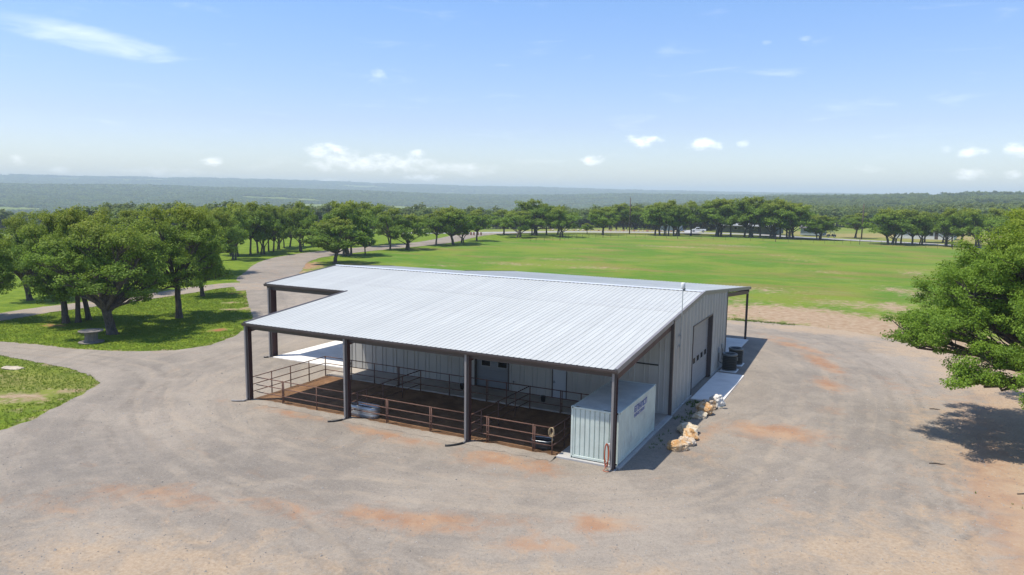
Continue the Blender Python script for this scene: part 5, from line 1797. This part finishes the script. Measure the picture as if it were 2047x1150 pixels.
GRP = {'lawn': 'oaks on and around the lawn island', 'drive': 'oaks in the grove left of the drive', 'road': 'oaks along the right side of the drive', 'field': 'oaks in the row across the far field', 'right': 'oaks at the far right of the field'}
LABF = {'drive': 'slender dark oak in the grove left of the drive, {} from left', 'road': 'oak along the field side of the curving drive, {} from left', 'field': 'oak in the far row across the field, {} from left', 'right': 'oak in the far right group beyond the field, {} from left'}
cnt = {}
for i, (k, x, y, h, w) in enumerate(TREES):
    n = cnt.get(k, 0)
    cnt[k] = n + 1
    if k == 'lawn':
        lab = LAWN_LAB[n]
        tm, cm = LAWN[(0, 1, 2, 1, 2, 0, 1, 2, 2, 0, 1)[n]]
        rz = (2.2, 3.6, 0.5, 5.0, 1.9, 2.5, 0.3, 1.1, 4.1, 2.2, 1.4)[n]
        w *= 0.93
    else:
        lab = LABF[k].format(ORD[n])
        tm, cm = MID[(i * 5 + i // 3) % 8]
        rz = (i * 2.399) % 6.283
        w *= 1.12
    plant('oak_tree', tm, cm, (x, y, 0.0), rz, (w / 10 * (0.9 + 0.25 * ((i * 37) % 10) / 10), w / 10 * (1.08 - 0.2 * ((i * 53) % 10) / 10), h / 9.6), lab, GRP[k])

# big oak at the right edge: trunk just outside the picture, crown reaching over the yard
RT = (22.0, 16.2)
RL = []
for (x, y, z, rx, rz) in [
        (12.6, 12.6, 5.2, 1.35, 0.95), (13.4, 14.8, 5.9, 1.6, 1.15), (14.0, 12.2, 6.4, 1.6, 1.1), (14.2, 16.6, 7.4, 1.8, 1.3), (15.0, 13.8, 8.1, 1.9, 1.3), (15.8, 10.8, 5.0, 1.5, 0.9), (14.8, 10.6, 4.2, 1.0, 0.6),
        (16.2, 10.0, 3.9, 1.0, 0.7), (17.2, 11.8, 4.6, 1.5, 0.9), (15.6, 18.4, 6.2, 1.7, 1.1), (16.4, 16.4, 9.6, 2.0, 1.5), (17.4, 12.6, 9.6, 2.0, 1.4), (18.0, 9.6, 7.4, 1.9, 1.3), (18.8, 9.0, 5.8, 1.6, 1.0),
        (18.6, 15.0, 11.2, 2.2, 1.5), (17.8, 19.0, 9.4, 2.2, 1.5), (19.4, 18.4, 11.4, 2.2, 1.4), (20.4, 12.2, 11.0, 2.2, 1.5), (21.4, 15.4, 12.0, 2.3, 1.4), (20.4, 8.6, 8.8, 2.0, 1.4), (22.8, 11.4, 10.0, 2.2, 1.5),
        (23.6, 17.6, 10.6, 2.2, 1.5), (21.8, 21.4, 9.6, 2.3, 1.6), (18.6, 22.0, 7.4, 2.0, 1.3), (24.6, 14.2, 9.0, 2.3, 1.5), (25.6, 18.6, 7.6, 2.1, 1.4), (25.0, 10.6, 6.8, 2.0, 1.3), (22.0, 7.8, 6.2, 1.9, 1.2), (26.8, 14.6, 6.6, 1.9, 1.2),
        (17.4, 9.6, 4.2, 1.1, 0.7), (18.6, 9.4, 4.7, 1.3, 0.8), (19.8, 8.6, 5.2, 1.4, 0.9), (18.4, 10.4, 6.0, 1.6, 1.0), (19.8, 9.8, 6.8, 1.7, 1.1), (19.2, 11.6, 5.0, 1.6, 1.0), (20.6, 10.0, 4.6, 1.6, 1.0), (17.0, 13.6, 6.6, 1.7, 1.1), (18.6, 13.4, 8.2, 1.8, 1.2), (16.4, 15.6, 7.8, 1.6, 1.1), (19.6, 13.0, 6.4, 1.7, 1.1), (21.0, 8.0, 6.6, 1.6, 1.0)]:
    RL.append((x - RT[0], y - RT[1], z, rx, rz))
_r = np.random.default_rng(4)
RL += [(a + _r.normal() * 1.0, b + _r.normal() * 1.0, c + _r.normal() * 0.5, d * 0.75, e * 0.75) for a, b, c, d, e in RL]
tm, cm = oak(77, [(a, b, c, d * 1.15, e * 1.1) for a, b, c, d, e in RL], None, 2.6, 0.42, 8.5, 185, 0.118, 0.50, lean=(-0.5, -0.2), sides=10, flat=0.6)
cm.materials.clear()
cm.materials.append(M['leaf_bright'])
plant('oak_tree', tm, cm, (RT[0], RT[1], 0), 0, (1, 1, 1), 'big bright green oak reaching in from the right edge over the dirt', None)


# ------------------------------------------------------------------ distant woods
def far_tree_mesh(seed, n, leaf, H=7.0, W=7.5):
    lob = random_lobes(seed, H, W, 7, 0.30)
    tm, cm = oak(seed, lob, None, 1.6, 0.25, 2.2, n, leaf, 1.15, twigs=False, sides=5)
    bm = bmesh.new()
    bm.from_mesh(cm)
    me = bpy.data.meshes.new('far_tree')
    cm.materials.clear()
    cm.materials.append(M['leaf_far'])
    # join trunk and crown
    v1 = np.zeros(len(tm.vertices) * 3)
    tm.vertices.foreach_get('co', v1)
    v2 = np.zeros(len(cm.vertices) * 3)
    cm.vertices.foreach_get('co', v2)
    f1 = np.array([p.vertices[:] for p in tm.polygons])
    f2 = np.array([p.vertices[:] for p in cm.polygons]) + len(tm.vertices)
    t2 = np.zeros(len(cm.vertices))
    cm.attributes['tint'].data.foreach_get('value', t2)
    o2 = np.zeros(len(cm.vertices))
    cm.attributes['olive'].data.foreach_get('value', o2)
    n1 = len(tm.vertices)
    me = np_mesh('far_tree', np.concatenate([v1.reshape(-1, 3), v2.reshape(-1, 3)]), np.concatenate([f1, f2]), False, dict(tint=np.concatenate([np.zeros(n1), t2]), olive=np.concatenate([np.zeros(n1), o2])))
    me.materials.append(M['leaf_far'])
    me.materials.append(M['bark'])
    mi = np.zeros(len(f1) + len(f2), np.int32)
    mi[:len(f1)] = 1
    me.polygons.foreach_set('material_index', mi)
    bm.free()
    return me


def patch_mesh(seed, n=34, size=46.0):
    """a stand of small round crowns, used only kilometres away"""
    rs = np.random.default_rng(seed)
    V, F, T, O = [], [], [], []
    base = 0
    for k in range(n):
        cx, cy = rs.uniform(-size / 2, size / 2, 2)
        h = rs.uniform(4.5, 8.5)
        w = rs.uniform(3.0, 5.5)
        m = 46
        d = rs.normal(size=(m, 3))
        d /= np.linalg.norm(d, axis=1)[:, None]
        d[:, 2] = np.abs(d[:, 2])
        p = np.array([cx, cy, h * 0.25]) + d * np.array([w, w, h * 0.75]) * rs.uniform(0.7, 1.05, (m, 1))
        nr_ = d + rs.normal(size=(m, 3)) * 0.4
        nr_ /= np.linalg.norm(nr_, axis=1)[:, None]
        u = np.cross(nr_, rs.normal(size=(m, 3)))
        u /= np.linalg.norm(u, axis=1)[:, None]
        v = np.cross(nr_, u)
        s = rs.uniform(1.0, 2.1, (m, 1))
        V.append(np.stack([p - u * s, p - v * s, p + u * s, p + v * s], 1).reshape(-1, 3))
        F.append(base + np.arange(m * 4).reshape(-1, 4))
        base += m * 4
        T.append(np.repeat(np.clip(rs.normal(0.45, 0.38) + rs.normal(size=m) * 0.12, -0.3, 1.3), 4))
        O.append(np.full(m * 4, rs.random() ** 2 * 0.7))
    me = np_mesh('wood_stand', np.concatenate(V), np.concatenate(F), False, dict(tint=np.concatenate(T), olive=np.concatenate(O)))
    me.materials.append(M['leaf_far'])
    return me


def scatter(name, pts, sc, rz, meshes, label):
    """one object that carries many small copies through geometry nodes"""
    coll = bpy.data.collections.new(name + '_models')
    for i, m in enumerate(meshes):
        o = bpy.data.objects.new(name + '_model', m)
        coll.objects.link(o)
    me = bpy.data.meshes.new(name)
    me.vertices.add(len(pts))
    me.vertices.foreach_set('co', np.asarray(pts, np.float32).ravel())
    for an, av in (('sc', sc), ('rz', rz)):
        a = me.attributes.new(an, 'FLOAT', 'POINT')
        a.data.foreach_set('value', np.asarray(av, np.float32))
    me.update()
    o = bpy.data.objects.new(name, me)
    COL.objects.link(o)
    ng = bpy.data.node_groups.new(name + '_nodes', 'GeometryNodeTree')
    ng.interface.new_socket('Geometry', in_out='INPUT', socket_type='NodeSocketGeometry')
    ng.interface.new_socket('Geometry', in_out='OUTPUT', socket_type='NodeSocketGeometry')
    nd, lk = ng.nodes, ng.links
    gi, go = nd.new('NodeGroupInput'), nd.new('NodeGroupOutput')
    m2p = nd.new('GeometryNodeMeshToPoints')
    ci = nd.new('GeometryNodeCollectionInfo')
    ci.inputs['Collection'].default_value = coll
    ci.inputs['Separate Children'].default_value = True
    ci.inputs['Reset Children'].default_value = True
    iop = nd.new('GeometryNodeInstanceOnPoints')
    iop.inputs['Pick Instance'].default_value = True
    a1 = nd.new('GeometryNodeInputNamedAttribute')
    a1.data_type = 'FLOAT'
    a1.inputs['Name'].default_value = 'sc'
    a2 = nd.new('GeometryNodeInputNamedAttribute')
    a2.data_type = 'FLOAT'
    a2.inputs['Name'].default_value = 'rz'
    cx = nd.new('ShaderNodeCombineXYZ')
    lk.new(a2.outputs['Attribute'], cx.inputs['Z'])
    cs = nd.new('ShaderNodeCombineXYZ')
    for q in 'XYZ':
        lk.new(a1.outputs['Attribute'], cs.inputs[q])
    lk.new(gi.outputs[0], m2p.inputs[0])
    lk.new(m2p.outputs[0], iop.inputs['Points'])
    lk.new(ci.outputs[0], iop.inputs['Instance'])
    lk.new(cx.outputs[0], iop.inputs['Rotation'])
    lk.new(cs.outputs[0], iop.inputs['Scale'])
    lk.new(iop.outputs[0], go.inputs[0])
    md = o.modifiers.new('scatter', 'NODES')
    md.node_group = ng
    return tag(o, label, 'woods', None, 'stuff')


rs = np.random.default_rng(5)
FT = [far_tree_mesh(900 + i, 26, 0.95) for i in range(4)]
# middle distance, 250 m to 1.5 km
P = []
n = 52000
rr = np.sqrt(rs.uniform(250 ** 2, 1500 ** 2, n))
aa = np.radians(rs.uniform(74, 162, n))
px = 10.7 + rr * np.cos(aa)
py = -31.6 + rr * np.sin(aa)
dens = fbm(px, py, 120.0, 21, 4)
ad = np.degrees(aa)
start = np.interp(ad, [74, 82, 92, 98, 104, 112, 118, 126, 134, 142, 150, 162], [330, 330, 335, 330, 300, 310, 340, 330, 300, 285, 290, 300])
thr = np.interp(ad, [74, 90, 100, 110, 120, 162], [0.44, 0.45, 0.40, 0.36, 0.32, 0.30]) + np.clip((400 - rr) / 900, 0, 0.1)
keep = (rr > start) & (dens > thr) & (gauss(px, py, TAN) < 0.55)
px, py = px[keep], py[keep]
pz = terrain_z(px, py) - 0.3
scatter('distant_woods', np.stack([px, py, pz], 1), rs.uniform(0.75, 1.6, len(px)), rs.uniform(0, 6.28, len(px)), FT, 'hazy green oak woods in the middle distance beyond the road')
# kilometres away
PM = [patch_mesh(950 + i) for i in range(5)]
n = 26000
rr = 1350 * (7800 / 1350) ** rs.random(n)
aa = np.radians(rs.uniform(74, 162, n))
px = 10.7 + rr * np.cos(aa)
py = -31.6 + rr * np.sin(aa)
dens = fbm(px, py, 420.0, 31, 5)
keep = dens > 0.37
px, py, rr = px[keep], py[keep], rr[keep]
scatter('far_forest', np.stack([px, py, terrain_z(px, py) - 1.0], 1), np.clip(rr / 2600, 0.8, 1.9) * rs.uniform(0.8, 1.2, len(px)), rs.uniform(0, 6.28, len(px)), PM, 'hazy blue green forest covering the far hillsides')


# ------------------------------------------------------------------ grass, weeds, pebbles
def tufts(name, x, y, z, size, seed, mat, label, cat='grass', blades=5):
    rs = np.random.default_rng(seed)
    N = len(x)
    idx = np.repeat(np.arange(N), blades)
    T = len(idx)
    a = rs.uniform(0, 6.28, T)
    ln = size[idx] * rs.uniform(0.6, 1.3, T)
    tilt = rs.uniform(0.15, 0.9, T)
    bx_, by_ = x[idx] + rs.normal(size=T) * size[idx] * 0.35, y[idx] + rs.normal(size=T) * size[idx] * 0.35
    w = ln * 0.16
    zz = z[idx]
    v0 = np.stack([bx_ - np.sin(a) * w, by_ + np.cos(a) * w, zz], 1)
    v1 = np.stack([bx_ + np.sin(a) * w, by_ - np.cos(a) * w, zz], 1)
    v2 = np.stack([bx_ + np.cos(a) * ln * tilt, by_ + np.sin(a) * ln * tilt, zz + ln * np.sqrt(1 - (tilt * 0.8) ** 2)], 1)
    V = np.stack([v0, v1, v2], 1).reshape(-1, 3)
    tint = np.repeat(np.clip(rs.random(N)[idx] * 0.6 + rs.random(T) * 0.4, 0, 1), 3)
    ol = np.repeat((rs.random(N) ** 3)[idx], 3)
    me = np_mesh(name, V, np.arange(T * 3).reshape(-1, 3), False, dict(tint=tint, olive=ol))
    return tag(link(name, me, mat), label, cat, None, 'stuff')


M['grass'] = leaf_mat('grass_blade', (0.105, 0.180, 0.010), (0.190, 0.270, 0.020), (0.26, 0.25, 0.05), 0.45, 0.8)
rs = np.random.default_rng(9)
x = rs.uniform(-70, -30, 90000)
y = rs.uniform(-13, 40, 90000)
road_d = np.minimum(seg_dist(x, y, PATH), seg_dist(x, y, DRIVE) - 2.2)
ok = (~inside(x, y, YARD)) & (road_d > 2.2) & (gauss(x, y, BARE) + fbm(x, y, 1.2, 4, 3) * 0.6 < 0.75)
x, y = x[ok], y[ok]
tufts('lawn_grass', x, y, np.zeros(len(x)), rs.uniform(0.05, 0.12, len(x)), 3, 'grass', 'short green grass of the lawns left of the barn')
# field edge grass and scattered weeds near the barn
x = rs.uniform(-30, 30, 30000)
y = rs.uniform(46.3, 100, 30000)
ok = (y < 52 + 3 * fbm(x, y, 3.0, 6, 2)) & (gauss(x, y, BARE) + fbm(x, y, 2.5, 8, 3) * 0.8 < 0.85) & ~inside(x, y, YARD) & (rs.random(len(x)) < 0.8 * np.clip((92 - y) / 46, 0, 1) ** 1.5)
x, y = x[ok], y[ok]
tufts('field_grass', x, y, np.zeros(len(x)), rs.uniform(0.06, 0.18, len(x)), 4, 'grass', 'patchy green grass of the field behind the barn')
x = np.concatenate([rs.normal(1.1, 0.3, 50), rs.normal(0.9, 0.25, 14), rs.normal(1.1, 0.4, 150), rs.normal(2.2, 0.15, 15)])
y = np.concatenate([rs.normal(9.8, 0.9, 50), rs.normal(5.2, 1.0, 14), rs.normal(12.9, 0.45, 150), rs.normal(13.6, 0.2, 15)])
tufts('weeds', x, y, np.full(len(x), 0.02), rs.uniform(0.06, 0.15, len(x)), 5, 'weed', 'low green weeds growing between the boulders and the barn wall', 'weeds', 6)
x = np.concatenate([rs.uniform(-3, 3, 420), rs.normal(18.0, 1.0, 50), rs.normal(19, 1.5, 40), rs.uniform(-8, 8, 20)])
y = np.concatenate([rs.normal(46.6, 0.35, 420), rs.normal(4.2, 0.8, 50), rs.normal(-1, 2.0, 40), rs.normal(50, 2.0, 20)])
tufts('weeds', x, y, np.full(len(x), 0.02), rs.uniform(0.05, 0.13, len(x)), 6, 'weed', 'thin weeds along the back edge of the yard and under the right oak', 'weeds', 6)
# loose stones on the gravel
n = 18000
x = rs.uniform(-32, 18, n)
y = rs.uniform(-22, 30, n) ** 1
ok = inside(x, y, YARD) & ~((x > -24) & (x < 0.4) & (y > -0.1) & (y < 36)) & ~((x > 0.2) & (x < 2.4) & (y > 13.8) & (y < 22))
x, y = x[ok], y[ok]
s = rs.uniform(0.012, 0.040, len(x)) * np.where(rs.random(len(x)) < 0.03, 1.8, 1)
oc = np.array([(1, 0, 0), (0, 1, 0), (-1, 0, 0), (0, -1, 0), (0, 0, 0.8), (0, 0, -0.4)], float)
of = np.array([(0, 1, 4), (1, 2, 4), (2, 3, 4), (3, 0, 4), (1, 0, 5), (2, 1, 5), (3, 2, 5), (0, 3, 5)])
V = (oc[None] * (s[:, None, None] * rs.uniform(0.6, 1.3, (len(x), 6, 1))) + np.stack([x, y, np.full(len(x), 0.022)], 1)[:, None, :]).reshape(-1, 3)
F = (of[None] + (np.arange(len(x)) * 6)[:, None, None]).reshape(-1, 3)
M['pebble'] = simple('pebbles', (0.30, 0.275, 0.245), 0.95, 0.45, 1.7)
tag(link('loose_stones', np_mesh('loose_stones', V, F), 'pebble'), 'small loose stones scattered over the gravel yard', 'stones', None, 'stuff')

# ------------------------------------------------------------------ haze
hz = MB().box(-9800, 9800, -9800, 9800, -90, 114).build('haze', None)
tag(hz, 'pale blue haze lying over the far hills', 'haze', None, 'stuff')
m = bpy.data.materials.new('haze')
m.use_nodes = True
t = NT(m.node_tree)
t.n.clear()
out = t.n.new('ShaderNodeOutputMaterial')
pv = t.n.new('ShaderNodeVolumePrincipled')
pv.inputs['Color'].default_value = (0.83, 0.975, 1.0, 1)
pv.inputs['Density'].default_value = 0.00024
pv.inputs['Anisotropy'].default_value = 0.0
t.l.new(pv.outputs[0], out.inputs['Volume'])
hz.data.materials.append(m)
